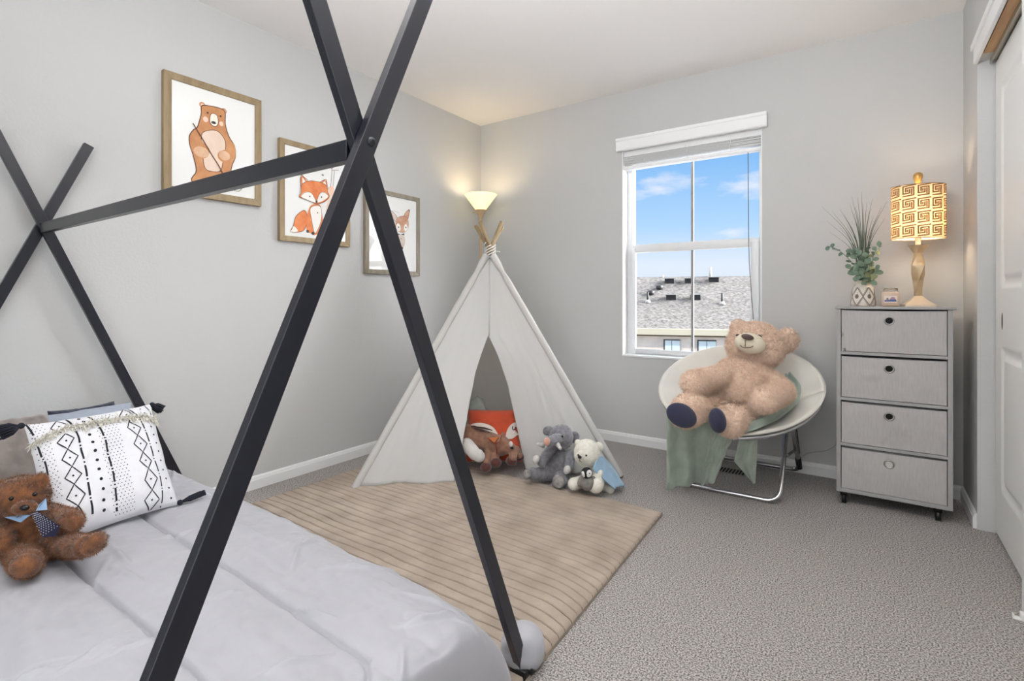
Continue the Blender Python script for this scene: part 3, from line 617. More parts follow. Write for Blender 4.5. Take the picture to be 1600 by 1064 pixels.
# patterned cushion
cu = thing('patterned_cushion', (.80, -2.78, .32), 'white cushion with black diamonds and dots, fringe and navy tassels', 'cushion', 'pillows on the bed')
CW = mat('white_cotton', (228, 228, 232), .8, bump=.15, bscale=500, bdist=.001); PR = mat('black_print', (26, 27, 36), .8)
m, pos, N_ = cushion((.812, -2.955, .318), (.775, -2.612, .318), (.60, -2.958, .628), .10, (1, 0, .5), nu=70, nv=70, wrinkle=.007, seed=1, flat=.55, pinch=.05)
m.build('cover', CW, cu)
pm = MB(); f3 = lambda p: pos(min(max(p[0], .002), .998), min(max(p[1], .002), .998), 1, .0011)
def pl(pts, w_=.006): ribbon(pm, dens(pts, .02), w_, f3)
for col in ([(0.212, 0.812), (0.262, 0.758), (0.206, 0.679), (0.144, 0.749)], [(0.206, 0.679), (0.268, 0.605), (0.206, 0.526), (0.151, 0.600)], [(0.206, 0.526), (0.264, 0.452), (0.200, 0.385), (0.145, 0.449)], [(0.200, 0.385), (0.257, 0.284), (0.197, 0.208), (0.135, 0.291)], [(0.713, 0.819), (0.797, 0.738), (0.750, 0.672), (0.683, 0.759)], [(0.750, 0.672), (0.814, 0.578), (0.756, 0.507), (0.697, 0.597)], [(0.756, 0.507), (0.814, 0.415), (0.763, 0.353), (0.705, 0.434)], [(0.763, 0.353), (0.821, 0.249), (0.759, 0.161), (0.708, 0.257)], [(0.759, 0.161), (0.808, 0.068), (0.734, -0.003), (0.682, 0.088)], [(0.206, 0.982), (0.258, 0.907), (0.188, 0.835), (0.139, 0.899)], [(0.727, 0.991), (0.766, 0.896), (0.713, 0.819), (0.655, 0.898)]):
    P = [Vector(p) for p in col]; ribbon(pm, dens(P, .02, True), .009, f3, closed=True)
    c_ = sum(P, Vector((0, 0)))/4; disc(pm, c_, .008, f3, seg=8)
for a_, b_ in ([(0.197, 0.208), (0.234, 0.102)], [(0.197, 0.208), (0.147, 0.151)],  [(0.734, -0.003), (0.777, -0.093)], [(0.734, -0.003), (0.668, -0.063)]):
    pl([a_, b_], .009)
def dashed(pts, w_=.012):
    P = dens(cr2(pts, 8, False), .012); i = 0
    while i < len(P)-2:
        ribbon(pm, P[i:i+8], w_, f3); 
        if i+9 < len(P): disc(pm, P[i+8]*.5+P[min(i+9, len(P)-1)]*.5, w_*.55, f3, seg=8)
        i += 10
dashed([Vector(p) for p in [(0.268, 0.978), (0.292, 0.820), (0.300, 0.548), (0.287, 0.273), (0.283, 0.095)]], .015)
dashed([Vector(p) for p in [(0.422, 0.965), (0.473, 0.821), (0.483, 0.497), (0.475, 0.205), (0.466, 0.074)]], .015)
dashed([Vector(p) for p in [(0.760, 0.973), (0.815, 0.810), (0.844, 0.510), (0.851, 0.173), (0.814, -0.064)]], .011)
dashed([Vector(p) for p in [(0.010, 1.004), (0.027, 0.858), (0.033, 0.694), (0.049, 0.573), (0.029, 0.366)]], .012)
dashed([Vector(p) for p in [(0.924, 0.982), (0.952, 0.908), (0.952, 0.865)]], .011)
for q_ in [(0.350, 0.952), (0.368, 0.904), (0.384, 0.766), (0.389, 0.691), (0.392, 0.613), (0.393, 0.532), (0.389, 0.452), (0.386, 0.366), (0.385, 0.282), (0.377, 0.194), (0.369, 0.112)]: disc(pm, q_, .013, f3, seg=10)
for q_ in [(0.860, 0.945), (0.880, 0.888), (0.901, 0.735), (0.907, 0.654), (0.911, 0.572), (0.912, 0.493), (0.914, 0.407), (0.916, 0.321), (0.917, 0.235), (0.921, 0.147), (0.925, 0.058), (0.922, -0.034)]: disc(pm, q_, .009, f3, seg=8)
def dots(c0, c1, wid, n1, n2, r):
    c0, c1 = Vector(c0), Vector(c1)
    for i in range(n1):
        for j in range(n2):
            c_ = c0.lerp(c1, i/(n1-1)); x = c_.x+wid*((j+(.5 if i % 2 else 0))/n2-.5)
            if .01 < x < .99 and .01 < c_.y < .99: disc(pm, (x, c_.y), r, f3, seg=6)
dots((0.534, 0.947), (0.532, 0.048), .17, 34, 6, .0045)
dots((0.057, 0.979), (0.065, 0.329), .12, 28, 4, .0042)
pm.build('printed_pattern', PR, cu, smooth=False)
# fringe
fm = MB(); rr = random.Random(2)
f0 = [Vector(p) for p in [(-0.016, 0.810), (0.105, 0.841), (0.234, 0.869), (0.358, 0.869), (0.492, 0.876), (0.657, 0.873), (0.832, 0.842), (1.027, 0.786)]]
P = dens(cr2(f0, 8, False), .006)
for p in P:
    for k in range(6):
        u_ = min(max(p.x+rr.uniform(-.008, .008), -.03), 1.03); a_ = pos(min(max(u_, .001), .999), p.y+rr.uniform(-.006, .006), 1, .002)
        d_ = Vector((rr.gauss(.0, .004)+.008, rr.gauss(0, .005), rr.gauss(-.004, .009)))
        fm.tube([a_, a_+d_*.6+N_*.005, a_+d_*1.3+N_*.003], [.0016, .0012, .0004], 4, cap=False)
fm.build('fringe', mat('cream_yarn', (236, 232, 222), .9), cu)
TAS = mat('navy_yarn', (30, 32, 44), .9, bump=.5, bscale=300, bdist=.003)
def tassel(c, d, L, r):
    m = MB(); c = Vector(c); d = Vector(d).normalized(); m.ell(c+d*.006, .009)
    s_ = d.orthogonal().normalized(); t_ = d.cross(s_)
    for k in range(46):
        a = rr.uniform(0, 2*PI); q = math.sqrt(rr.random())*r; e = c+d*L*rr.uniform(.8, 1.05)+(s_*math.cos(a)+t_*math.sin(a))*q
        mid_ = c+d*L*.45+(s_*math.cos(a)+t_*math.sin(a))*q*.75
        m.tube([c+d*.008, mid_, e], [.003, .0032, .0016], 5)
    m.build('tassel', TAS, cu)
tassel(pos(0, 1, 1), (.06, -1, -.22), .065, .022); tassel(pos(1, 1, 1), (.05, 1, -.75), .045, .018); tassel(pos(.995, .01, 1), (.0, 1, .12), .085, .010)

# ------------------------------------------------------------------ soft toys
def Ps(*a): return a
EYE = mat('toy_eye', (24, 18, 14), .12); 
def toy(name, loc, label, group=None): return thing(name, loc, label, 'soft toy', group)

# brown teddy bear on the bed
t = toy('teddy_bear', (0.841, -2.990, 0.315), 'brown teddy bear in a dotted navy tie, sitting on the bed', 'soft toys')
FB = mat('brown_fur', (150, 98, 62), .9, rgb2=(88, 56, 38), vscale=45, detail=3, sheen=.5, spec=.2)
m = MB()
R0 = face_R(YAW+.35, .15, -.1)
m.ell((0.772, -2.977, 0.350), (0.0711, .060, 0.0642), R0)
m.ell((0.772, -2.977, 0.395), (0.0573, .05, 0.0416), R0)
m.ell((0.773, -3.001, 0.467), (0.0650, .058, 0.0530), face_R(YAW+.2, 0, -.15))
m.ell((0.870, -3.013, 0.463), (0.0280, .022, 0.0198), R0)
m.ell((0.802, -2.968, 0.505), (0.0226, .012, 0.0226), R0); m.ell((0.680, -3.029, 0.480), (0.0226, .012, 0.0226), R0)
m.caps((0.809, -2.951, 0.417), (0.938, -2.936, 0.421), .022, .026)
m.ell((0.957, -2.934, 0.419), (0.0218, .02, 0.0218), R0)
m.caps((0.747, -3.019, 0.394), (0.829, -3.047, 0.371), .026, .026)
m.caps((0.841, -2.954, 0.338), (1.028, -2.934, 0.375), .036, .027); m.ell((1.071, -2.928, 0.391), (0.0192, .03, 0.0288), face_R(YAW-.4, 0, -.3))
m.caps((0.797, -3.009, 0.320), (0.964, -3.027, 0.353), .034, .032); m.ell((0.992, -3.038, 0.360), (0.0353, .026, 0.0277), face_R(YAW, 0, -.2))
m = blob(m, .0045, 5); fur(m, 34000, .009, .0009, seed=3, droop=.2, curl=.3, clump=1.0, cs=60); m.build('body', FB, t)
PADB = mat('tan_pad', (190, 130, 84), .9, var=.15, vscale=60)
m = MB(); m.ell((0.900, -3.020, 0.472), (0.0106, .006, 0.0075), R0); m.build('nose', EYE, t)
for e in ((0.878, -2.995, 0.494),  (0.842, -3.033, 0.487)):
    m = MB(); m.ell(e, .0055); m.build('eye', EYE, t)
COL = mat('collar_blue', (150, 180, 214), .7)
m = MB(); 
for tri in ([(0.861, -2.970, 0.471), (0.884, -2.973, 0.447), (0.895, -2.996, 0.455), (0.888, -2.988, 0.468)], [(0.814, -3.039, 0.434), (0.889, -3.024, 0.434), (0.908, -3.011, 0.452), (0.878, -3.025, 0.450)]):
    m.add(tri, [(0, 1, 2, 3)])
m.build('collar', COL, t, smooth=False, solid=.003)
TIE = mat('tie_navy', (34, 36, 66), .6); TD = mat('tie_dot', (214, 216, 230), .6)
tq = [Vector(p) for p in ((0.884, -3.003, 0.449), (0.899, -2.993, 0.453), (0.957, -2.965, 0.420), (0.950, -2.970, 0.394), (0.920, -2.990, 0.391))]
m = MB(); m.add(tq, [(0, 1, 2, 3, 4)])
nrm_t = (tq[2]-tq[0]).cross(tq[4]-tq[0]).normalized(); nrm_t = nrm_t if nrm_t.dot(-FW) > 0 else -nrm_t
m2 = MB(); 
A_ = (tq[0]+tq[1])/2; B_ = (tq[2]+tq[3]+tq[4])/3
for i in range(12):
    for j in range(6):
        s_ = (i+.5)/12; wd_ = .35+.65*s_; a_ = tq[0].lerp(tq[4], s_); b2 = tq[1].lerp(tq[2], s_); c_ = a_.lerp(b2, (j+.5+(.25 if i % 2 else -.25))/6)+nrm_t*.0024
        e1 = (b2-a_).normalized(); e2 = nrm_t.cross(e1); r_ = .0016
        m.add([c_+e1*r_, c_+e2*r_, c_-e1*r_, c_-e2*r_], [(0, 1, 2, 3)], 1)
m.build('tie', [TIE, TD], t, smooth=False); 

# large bear in the saucer chair
t = toy('large_teddy_bear', (2.103, -0.551, 0.430), 'huge tan teddy bear with navy soles, slumped in the saucer chair', 'soft toys')
FT = mat('tan_fur', (255, 232, 210), .95, rgb2=(240, 206, 182), vscale=60, detail=4, bump=1.0, bscale=90, bdist=.01, sheen=.4, spec=.15)
m = MB(); Rb = face_R(YAW-.42, .35, 0)
m.ell((2.093, -0.485, 0.529), (0.1618, .15, 0.1382), face_R(YAW-.42, .3, 0)); m.ell((2.114, -0.446, 0.590), (0.1458, .12, 0.1019), Rb)
m.ell((2.166, -0.386, 0.747), (0.1458, .135, 0.1272), face_R(YAW-.2, .1, -.12))
m.ell((2.301, -0.244, 0.775), (0.0590, .035, 0.0659), face_R(YAW-.1, 0, 0)); m.ell((2.074, -0.340, 0.838), (0.0451, .03, 0.0486), face_R(YAW, 0, 0))
m.ell((2.023, -0.558, 0.495), (0.0803, .09, 0.0870)); m.caps((2.057, -0.583, 0.608), (1.969, -0.862, 0.598), .050, .055)
m.caps((2.243, -0.430, 0.585), (2.314, -0.526, 0.541), .050, .055); m.caps((2.316, -0.538, 0.539), (2.260, -0.758, 0.528), .054, .058)
m.caps((2.020, -0.657, 0.458), (1.972, -0.873, 0.471), .052, .064)
m.ell((1.962, -0.903, 0.473), (0.0941, .060, 0.0790), face_R(YAW+.15, 0, .45))
m.caps((2.235, -0.557, 0.432), (2.149, -0.786, 0.433), .040, .050)
m.ell((2.129, -0.800, 0.423), (0.0726, .07, 0.0726), face_R(YAW+.5, 0, 0))
body_big = blob(m, .008, 3); m = body_big; fur(m, 80000, .016, .0020, seed=4, droop=.15, curl=.3, clump=1.1, cs=55); m.build('body', FT, t)
MZ = mat('muzzle_plush', (226, 216, 194), .9, bump=.3, bscale=200, bdist=.002)
Rm = face_R(YAW-.15, .0, -.22)
m = MB(); m.ell((2.169, -0.541, 0.774), (0.0757, .045, 0.0532), Rm, nu=32, nv=20); mu = m.build('muzzle', MZ, t)
m = MB(); m.ell((2.166, -0.598, 0.810), (0.0306, .012, 0.0148), Rm); m.build('nose', mat('brown_nose', (96, 78, 74), .5), t)
STI = mat('stitch_brown', (110, 84, 66), .8)
m = MB(); m.tube([(2.158, -0.604, 0.796), (2.157, -0.608, 0.777), (2.156, -0.608, 0.761)], .0022, 6); m.tube([(2.134, -0.617, 0.770), (2.145, -0.614, 0.759), (2.161, -0.605, 0.756), (2.182, -0.586, 0.760), (2.199, -0.567, 0.774)], .0022, 6, sub=4); m.build('mouth_stitch', STI, t)
m = MB(); m.ell((2.204, -0.499, 0.811), (0.0116, .008, 0.0071), Rm); m.build('eye', mat('brown_eye', (70, 50, 44), .4), t)
m = MB(); m.ell((2.112, -0.551, 0.813), (0.0110, .008, 0.0071), Rm); m.build('eye', MATS['brown_eye'], t)
NS = mat('navy_sole', (44, 46, 72), .9, bump=.4, bscale=160, bdist=.004, sheen=.3)
m = MB(); m.ell((1.954, -0.988, 0.463), (0.0773, .026, 0.0535), face_R(YAW+.15, .1, -.45), nu=32); m.build('foot_pad', NS, t)
m = MB(); m.ell((2.090, -0.894, 0.439), (0.0372, .040, 0.0595), face_R(YAW+.55, .0, .2), nu=32); m.build('foot_pad', NS, t)

# grey elephant
t = toy('plush_elephant', (1.277, -1.028, 0.000), 'grey plush elephant with pink trunk tip beside the tent door', 'soft toys')
EL = mat('grey_plush', (146, 145, 150), .9, rgb2=(110, 109, 116), vscale=50, detail=3, sheen=.5); ELW = mat('pale_plush', (206, 202, 198), .9, sheen=.3); PK = mat('pink_plush', (218, 166, 150), .8)
m = MB(); kE = 2.86
m.ell((1.252, -0.895, 0.079), (0.0780, .07, 0.0922)); m.ell((1.274, -0.905, 0.240), (0.0669, .068, 0.0669), face_R(YAW+.4))
m.ell((1.203, -0.930, 0.270), (0.0312, .012, 0.0278), face_R(YAW, 0, .5)); m.ell((1.316, -0.827, 0.229), (0.0278, .015, 0.0347), face_R(YAW))
m.caps((1.288, -0.980, 0.249), (1.290, -1.064, 0.254), 0.0312, 0.0243)
m.caps((1.241, -0.952, 0.186), (1.226, -1.035, 0.128), 0.0278, 0.0243); m.caps((1.321, -0.896, 0.144), (1.356, -0.969, 0.107), 0.0312, 0.0243)
m.caps((1.229, -0.960, 0.046), (1.197, -1.079, 0.070), 0.0382, 0.0312); m.caps((1.302, -0.934, 0.039), (1.334, -1.033, 0.047), 0.0382, 0.0368)
m = blob(m, .0055, 4); fur(m, 9000, .007, .0016, seed=5); m.build('body', EL, t)
m = MB(); m.ell((1.295, -1.094, 0.262), (0.0182, .008, 0.0215), face_R(YAW+.25)); m.build('trunk_tip', PK, t)
for a, b2 in (((1.245, -1.046, 0.223), (1.233, -1.079, 0.235)), ((1.311, -1.013, 0.232), (1.337, -1.031, 0.221))):
    m = MB(); m.tube([a, b2], [.014, .008], 10); m.ell(b2, .0095); m.build('tusk', ELW, t)
m = MB(); m.ell((1.315, -0.968, 0.264), .0065); m.build('eye', EYE, t)
m = MB(); m.ell((1.273, -1.008, 0.266), .0055); m.build('eye', EYE, t)
for c_ in ((1.218, -1.077, 0.151), (1.367, -1.010, 0.107)):
    m = MB(); m.ell(c_, (0.0184, .02, 0.0234), face_R(YAW, 0, -.4)); m.build('paw', ELW, t)
PADG = mat('grey_pad', (150, 148, 146), .9, var=.15, vscale=60)
m = MB(); m.ell((1.351, -1.070, 0.059), (0.0330, .012, 0.0346)); m.build('foot_pad', PADG, t)
m = MB(); m.ell((1.190, -1.121, 0.080), (0.0201, .018, 0.0268), face_R(YAW+.7)); m.build('foot_pad', PADG, t)

# white bear with blue blanket
t = toy('white_bear', (1.490, -0.968, 0.000), 'white plush bear wearing a pale blue blanket, beside the elephant', 'soft toys')
WB = mat('cream_plush', (240, 238, 228), .9, rgb2=(226, 222, 208), vscale=60, sheen=.4)
m = MB()
m.ell((1.465, -0.894, 0.067), (0.0679, .06, 0.0747)); m.ell((1.462, -0.970, 0.200), (0.0681, .066, 0.0731), face_R(YAW+.2)); m.ell((1.462, -1.042, 0.205), (0.0290, .012, 0.0242), face_R(YAW+.2))
m.ell((1.488, -0.879, 0.216), (0.0268, .015, 0.0268)); m.ell((1.396, -0.942, 0.236), (0.0201, .015, 0.0201))
m.caps((1.494, -0.923, 0.060), (1.543, -1.035, 0.070), 0.0402, 0.0387); m.caps((1.439, -0.961, 0.047), (1.442, -1.080, 0.069), 0.0301, 0.0290); m.caps((1.507, -0.889, 0.020), (1.568, -0.920, 0.022), 0.0268, 0.0242)
m.caps((1.510, -0.911, 0.127), (1.534, -0.992, 0.108), 0.0268, 0.0258)
m = blob(m, .0055, 4); fur(m, 10000, .006, .0015, seed=6); m.build('body', WB, t)
for e in ((1.459, -1.061, 0.213), (1.496, -1.046, 0.213)): m = MB(); m.ell(e, .0048); m.build('eye', EYE, t)
m = MB(); m.ell((1.475, -1.076, 0.209), (0.0103, .006, 0.0084)); m.build('nose', EYE, t)
m = MB(); m.tube([(1.473, -1.071, 0.198), (1.470, -1.068, 0.187), (1.479, -1.061, 0.181)], .0012, 5); m.build('mouth_stitch', EYE, t)
CB = mat('blue_fleece', (150, 184, 208), .9, var=.04, vscale=20, sheen=.5)
def cape(u, v):
    a = Vector((1.526, -0.937, 0.190)).lerp(Vector((1.521, -1.025, 0.144)), u); c_ = Vector((1.621, -0.835, 0.013)).lerp(Vector((1.604, -0.969, 0.040)), u)
    md_ = Vector((1.552, -0.810, 0.118)).lerp(Vector((1.545, -1.009, 0.115)), u)
    p = a*(1-v)**2+md_*2*v*(1-v)+c_*v*v
    p += Vector((-.35, -.9, 0))*(.016*math.sin(u*9+v*2)*v) + Vector((0, 0, .012*math.sin(PI*u)))
    p.z = max(p.z, .006+.006*math.sin(u*12)**2); return p
m = MB(); m.grid(cape, 30, 30); m.build('blanket', CB, t, solid=.006)

# little penguin
t = toy('plush_penguin', (1.479, -0.997, 0.000), 'tiny grey penguin chick held in front of the white bear', 'soft toys')
PG = mat('grey_down', (136, 134, 128), .9, var=.1, vscale=60); PB = mat('black_down', (26, 26, 30), .8); PW = mat('white_down', (226, 226, 224), .9)
m = MB(); m.ell((1.511, -1.069, 0.087), (0.0366, .032, 0.0414)); m.ell((1.482, -1.089, 0.093), (0.0111, .01, 0.0255), face_R(YAW, 0, -.3)); m.ell((1.538, -1.038, 0.093), (0.0111, .01, 0.0255), face_R(YAW, 0, .3)); m = blob(m, .004, 3); m.build('body', PG, t)
m = MB(); m.ell((1.515, -1.078, 0.138), (0.0286, .028, 0.0270)); m.build('head', PB, t)
m = MB(); m.ell((1.534, -1.092, 0.142), (0.0144, .010, 0.0188), face_R(YAW, 0, -.3)); m.ell((1.508, -1.102, 0.137), (0.0094, .010, 0.0157), face_R(YAW, 0, .3)); m.build('face', PW, t)
m = MB(); m.ell((1.541, -1.101, 0.147), .0030); m.build('eye', PB, t)
m = MB(); m.lathe([(.004, 0), (.0001, .010)], c=(1.526, -1.107, 0.139), seg=8, R=face_R(YAW) @ Matrix.Rotation(PI/2, 3, 'X')); m.build('beak', PB, t)

# things in the tent: fox cushion, plush horse, white plush, bag
fx = thing('fox_cushion', (0.791, -0.875, 0.000), 'orange fox face cushion leaning inside the tent', 'cushion')
FO = mat('fox_orange', (186, 70, 36), .85, var=.06, vscale=12, sheen=.3); FWt = mat('fox_white', (222, 212, 204), .9); FND = mat('fox_nose_tan', (188, 116, 60), .9)
p00, p10, p01 = (0.721, -1.068, 0.046), (0.998, -0.877, 0.046), (0.608, -0.903, 0.309)
m, posf, Nf = cushion(p00, p10, p01, .12, -FW, seed=9, wrinkle=.004, flat=.5, nu=50, nv=50); m.build('cover', FO, fx)
pm = MB(); f3f = lambda p: posf(min(max(p[0], .003), .997), min(max(p[1], .003), .997), 1, .004); f3g = lambda p: posf(min(max(p[0], .003), .997), min(max(p[1], .003), .997), 1, .0055)
fan(pm, cr2([(0.027, 0.623), (0.174, 0.654), (0.335, 0.641), (0.473, 0.573), (0.554, 0.472), (0.587, 0.380), (0.458, 0.371), (0.313, 0.414), (0.161, 0.446), (0.018, 0.507)], 6), f3f, 0)
fan(pm, cr2([(0.720, 0.376), (0.734, 0.505), (0.813, 0.628), (0.930, 0.688), (1.014, 0.669), (1.022, 0.520), (0.918, 0.432), (0.821, 0.360)], 6), f3f, 0)
fan(pm, [(0.459, 0.390), (0.716, 0.394), (0.602, 0.270)], f3g, 1)
for pts in ([(0.381, 0.534), (0.384, 0.492), (0.413, 0.480), (0.449, 0.492), (0.457, 0.524)], [(0.839, 0.591), (0.839, 0.542), (0.860, 0.524), (0.886, 0.546), (0.894, 0.588)]): ribbon(pm, cr2(pts, 5, False), .018, f3g, 2)
pm.build('face', [FWt, FND, PB], fx, smooth=True)
t = toy('plush_horse', (0.829, -0.907, 0.000), 'brown plush horse with dark hooves lying inside the tent', 'soft toys')
HB = mat('horse_plush', (152, 112, 90), .9, rgb2=(124, 88, 70), vscale=40, sheen=.4); HH = mat('hoof_plush', (78, 34, 28), .8, var=.15, vscale=50, sheen=.4); SAD = mat('saddle_felt', (178, 104, 56), .85); REI = mat('rein_red', (130, 48, 32), .8)
m = MB(); kH = 2.9
m.caps((0.776, -1.054, 0.197), (0.943, -1.012, 0.162), 0.0622, 0.0548); m.caps((0.943, -1.012, 0.173), (1.017, -1.009, 0.156), 0.0503, 0.0288)
m.caps((0.749, -1.073, 0.238), (0.765, -1.110, 0.167), 0.0335, 0.0260)
m.caps((0.895, -1.069, 0.139), (0.923, -1.123, 0.096), 0.0198, 0.0198); m.caps((0.928, -1.046, 0.128), (0.952, -1.079, 0.097), 0.0216, 0.0216)
m.caps((1.026, -1.003, 0.148), (1.042, -1.040, 0.118), 0.0252, 0.0216); m.caps((1.006, -0.956, 0.141), (1.038, -0.970, 0.114), 0.0216, 0.0216)
m.ell((0.952, -1.006, 0.220), (0.0144, .01, 0.0252))
m = blob(m, .005, 4); fur(m, 6000, .004, .0014, seed=8); m.build('body', HB, t)
for c_, r_ in (((0.926, -1.133, 0.071), 0.0318), ((0.961, -1.085, 0.090), 0.0318), ((1.031, -1.036, 0.100), 0.0318), ((1.036, -0.960, 0.103), 0.0247)):
    m = MB(); m.ell(c_, (r_, r_, r_*.85)); m.build('hoof', HH, t)
m = MB(); m.grid(lambda u, v: Vector((0.898, -1.067, 0.215)).lerp(Vector((0.958, -1.038, 0.225)), u).lerp(Vector((0.949, -1.075, 0.192)), v*.8+.1)+Vector((0, -.01, .004)), 8, 6); m.build('saddle', SAD, t, solid=.006)
m = MB(); m.tube([(0.961, -1.085, 0.200), (0.961, -1.079, 0.170), (0.961, -1.079, 0.138)], .0026, 6); m.tube([(0.904, -1.087, 0.220), (0.931, -1.087, 0.203), (0.961, -1.085, 0.196), (0.972, -1.064, 0.204), (0.969, -1.042, 0.235)], .0026, 6); m.build('reins', REI, t)
m = MB(); m.ell((1.034, -1.046, 0.196), (0.0126, .008, 0.0162)); m.build('muzzle_patch', FWt, t)
m = MB(); m.ell((1.048, -1.055, 0.179), (0.0108, .008, 0.0072)); m.build('nose', PB, t)
m = MB(); 
for k in range(16):
    m.tube([Vector((0.777, -1.078, 0.265))+Vector((k*.004, k*.003, -k*.0005)), Vector((0.835, -1.098, 0.278))+Vector((k*.005, k*.003, -k*.0012-.004))], .0028, 5)
m.build('mane', mat('horse_mane', (50, 28, 26), .9), t)
m = MB(); m.caps((0.784, -1.121, 0.169), (0.858, -1.144, 0.137), 0.0395, 0.0359); m.caps((0.858, -1.144, 0.137), (0.897, -1.153, 0.131), 0.0324, 0.0324); m.ell((0.906, -1.159, 0.142), (0.0212, .02, 0.0318)); m = blob(m, .005, 4)
tag(m.build('plush_toy', ELW, origin=(0.696, -0.955, 0.000)), 'white plush toy limb poking out left of the plush horse', 'soft toy', 'soft toys')
m = MB(); 
def bag(u, v): 
    a = 2*PI*u; c_ = Vector((0.529, -0.714, 0.266)); r_ = .075*(1+.25*nz3(math.cos(a), math.sin(a), v*2, 1.5)); zz_ = .30*v
    rr_ = r_*max(0.0, 1-v**4)**.5; return Vector((c_.x+math.cos(a)*rr_, c_.y+math.sin(a)*rr_, .05+zz_+.02*nz3(math.cos(a)*2, math.sin(a)*2, 1)))
m.grid(bag, 24, 12); tag(m.build('clear_bag', mat('clear_film', (196, 206, 200), .2, alpha=.55), origin=(0.674, -0.896, 0.000)), 'crumpled clear plastic bag behind the fox cushion', 'bag')

# ------------------------------------------------------------------ play tent
tp = thing('play_tent', (.70, -.78, 0), 'white canvas play tent on wooden poles in the corner', 'play tent')
CAN = mat('canvas', (240, 241, 240), .9, bump=.12, bscale=60, bdist=.004, subs=0)
bn = CAN.node_tree; pb = bn.nodes['Principled BSDF']; tr = bn.nodes.new('ShaderNodeBsdfTranslucent'); tr.inputs[0].default_value = lin((238, 234, 230)); mx = bn.nodes.new('ShaderNodeMixShader'); mx.inputs[0].default_value = .45
bn.links.new(pb.outputs[0], mx.inputs[1]); bn.links.new(tr.outputs[0], mx.inputs[2]); bn.links.new(mx.outputs[0], bn.nodes['Material Output'].inputs[0])
POL = mat('pine_pole', (164, 142, 108), .55, rgb2=(132, 112, 82), vscale=12, stretch=(4, 4, .6))
AP = Vector((.643, -.72, 1.286)); FL_ = Vector((.443, -1.638, 0)); FR_ = Vector((1.525, -.668, 0)); BL_ = Vector((.07, -.86, 0)); BR_ = Vector((.82, -.07, 0))
tops = {'FL': Vector((0.736, -0.717, 1.523)), 'FR': Vector((0.556, -0.793, 1.501)), 'BL': Vector((0.644, -0.598, 1.491)), 'BR': Vector((0.550, -0.700, 1.546))}
offs = {'FL': Vector((-.012, -.018, 0)), 'FR': Vector((.022, -.004, 0)), 'BL': Vector((-.02, .008, 0)), 'BR': Vector((.012, .018, 0))}
feet = {'FL': FL_, 'FR': FR_, 'BL': BL_, 'BR': BR_}
for k in ('FL', 'FR', 'BL', 'BR'):
    f = feet[k]; a = AP+offs[k]; d = (a-f).normalized(); e = f+d*((a-f).length+.235)
    m = MB(); m.tube([f, a, e], .0125, 12, cap=True); m.build('pole', POL, tp)
def rim(k, t): return feet[k].lerp(AP+offs[k]*1.2+Vector((0, 0, -.02)), t)
def panel(ka, kb, sag=.03, seed=0, hem=.0):
    m = MB(); 
    def f(u, v):
        t0 = .012+.988*(1-v); a = rim(ka, t0); b_ = rim(kb, t0); p = a.lerp(b_, u); cen = Vector((.70, -.8, p.z)); inn = (cen-p); inn.z = 0; inn.normalize()
        wv = math.sin(PI*u); p = p+inn*(sag*wv*(v**1.2) + .012*wv*v*nz3(u*3+seed, v*1.5, 0, 1.6, 3))
        p.z = max(p.z+hem*wv*v, .006); return p
    m.grid(f, 40, 50); return m
for ka, kb, s_ in (('FL', 'BL', 1), ('BL', 'BR', 4), ('BR', 'FR', 7)):
    panel(ka, kb, .02, s_).build('canvas_panel', CAN, tp, solid=.0015)
def seam(t): 
    M0 = FL_.lerp(FR_, .49); return AP.lerp(M0, t)
LE = [Vector(p) for p in ((0.765, -0.904, 0.771), (0.767, -0.976, 0.661), (0.773, -1.032, 0.570), (0.797, -1.125, 0.379), (0.818, -1.207, 0.195), (0.822, -1.281, 0.002))]
RE = [Vector(p) for p in ((0.771, -0.900, 0.771), (0.834, -0.893, 0.658), (0.898, -0.885, 0.494), (0.956, -0.881, 0.273), (1.018, -0.887, 0.045), (1.030, -0.879, -0.008))]
def inner(edge, t):
    if t < .4: return seam(t)
    s_ = (t-.4)/.6*(len(edge)-1); i = min(int(s_), len(edge)-2); return edge[i].lerp(edge[i+1], s_-i)
def front(k, edge, seed):
    m = MB(); nf = (FR_-FL_).cross(Vector((0, 0, 1))).normalized()
    nf = nf if nf.y < 0 else -nf
    def f(u, v):
        t0 = v; o_ = rim(k, 1-t0*.985); i_ = inner(edge, t0); p = o_.lerp(i_, u)
        amp = .020*math.sin(PI*u)*max(0, t0-.15)
        tt = (u*1.5 + (1-t0)*1.2)
        p = p+nf*(amp*math.sin(tt*7+seed)+.014*math.sin(PI*u)*t0*nz3(u*4, v*2, seed, 1.5, 3))
        p.z = max(p.z, .012); return p
    m.grid(f, 50, 70); return m
front('FL', LE, 0).build('door_flap', CAN, tp, solid=.0015); front('FR', RE, 2.3).build('door_flap', CAN, tp, solid=.0015)
for k in feet:                                            # sleeves that hold the poles
    m = MB(); n_ = 24; pts = [feet[k].lerp(AP+offs[k], .004+.990*i/(n_-1)) for i in range(n_)]; rs = [.0205+.002*nz3(i*.9, 0, ord(k[0])+ord(k[1]), 1)+(.006*math.sin(i*2.3) if i > n_-4 else 0) for i in range(n_)]
    m.tube(pts, rs, 12, cap=False); m.build('pole_sleeve', CAN, tp)
m = MB()
for i in range(5):
    a0 = i*1.3; pts = [AP+Vector((math.cos(a0+j*.7)*.036, math.sin(a0+j*.7)*.036, -.035+j*.012+i*.004)) for j in range(9)]; m.tube(pts, .004, 6)
m.tube([AP+Vector((.03, -.02, 0)), AP+Vector((.06, 0, .02)), AP+Vector((.075, .005, .015))], .003, 6)
m.build('tie_cord', mat('white_cord', (236, 234, 230), .8), tp)
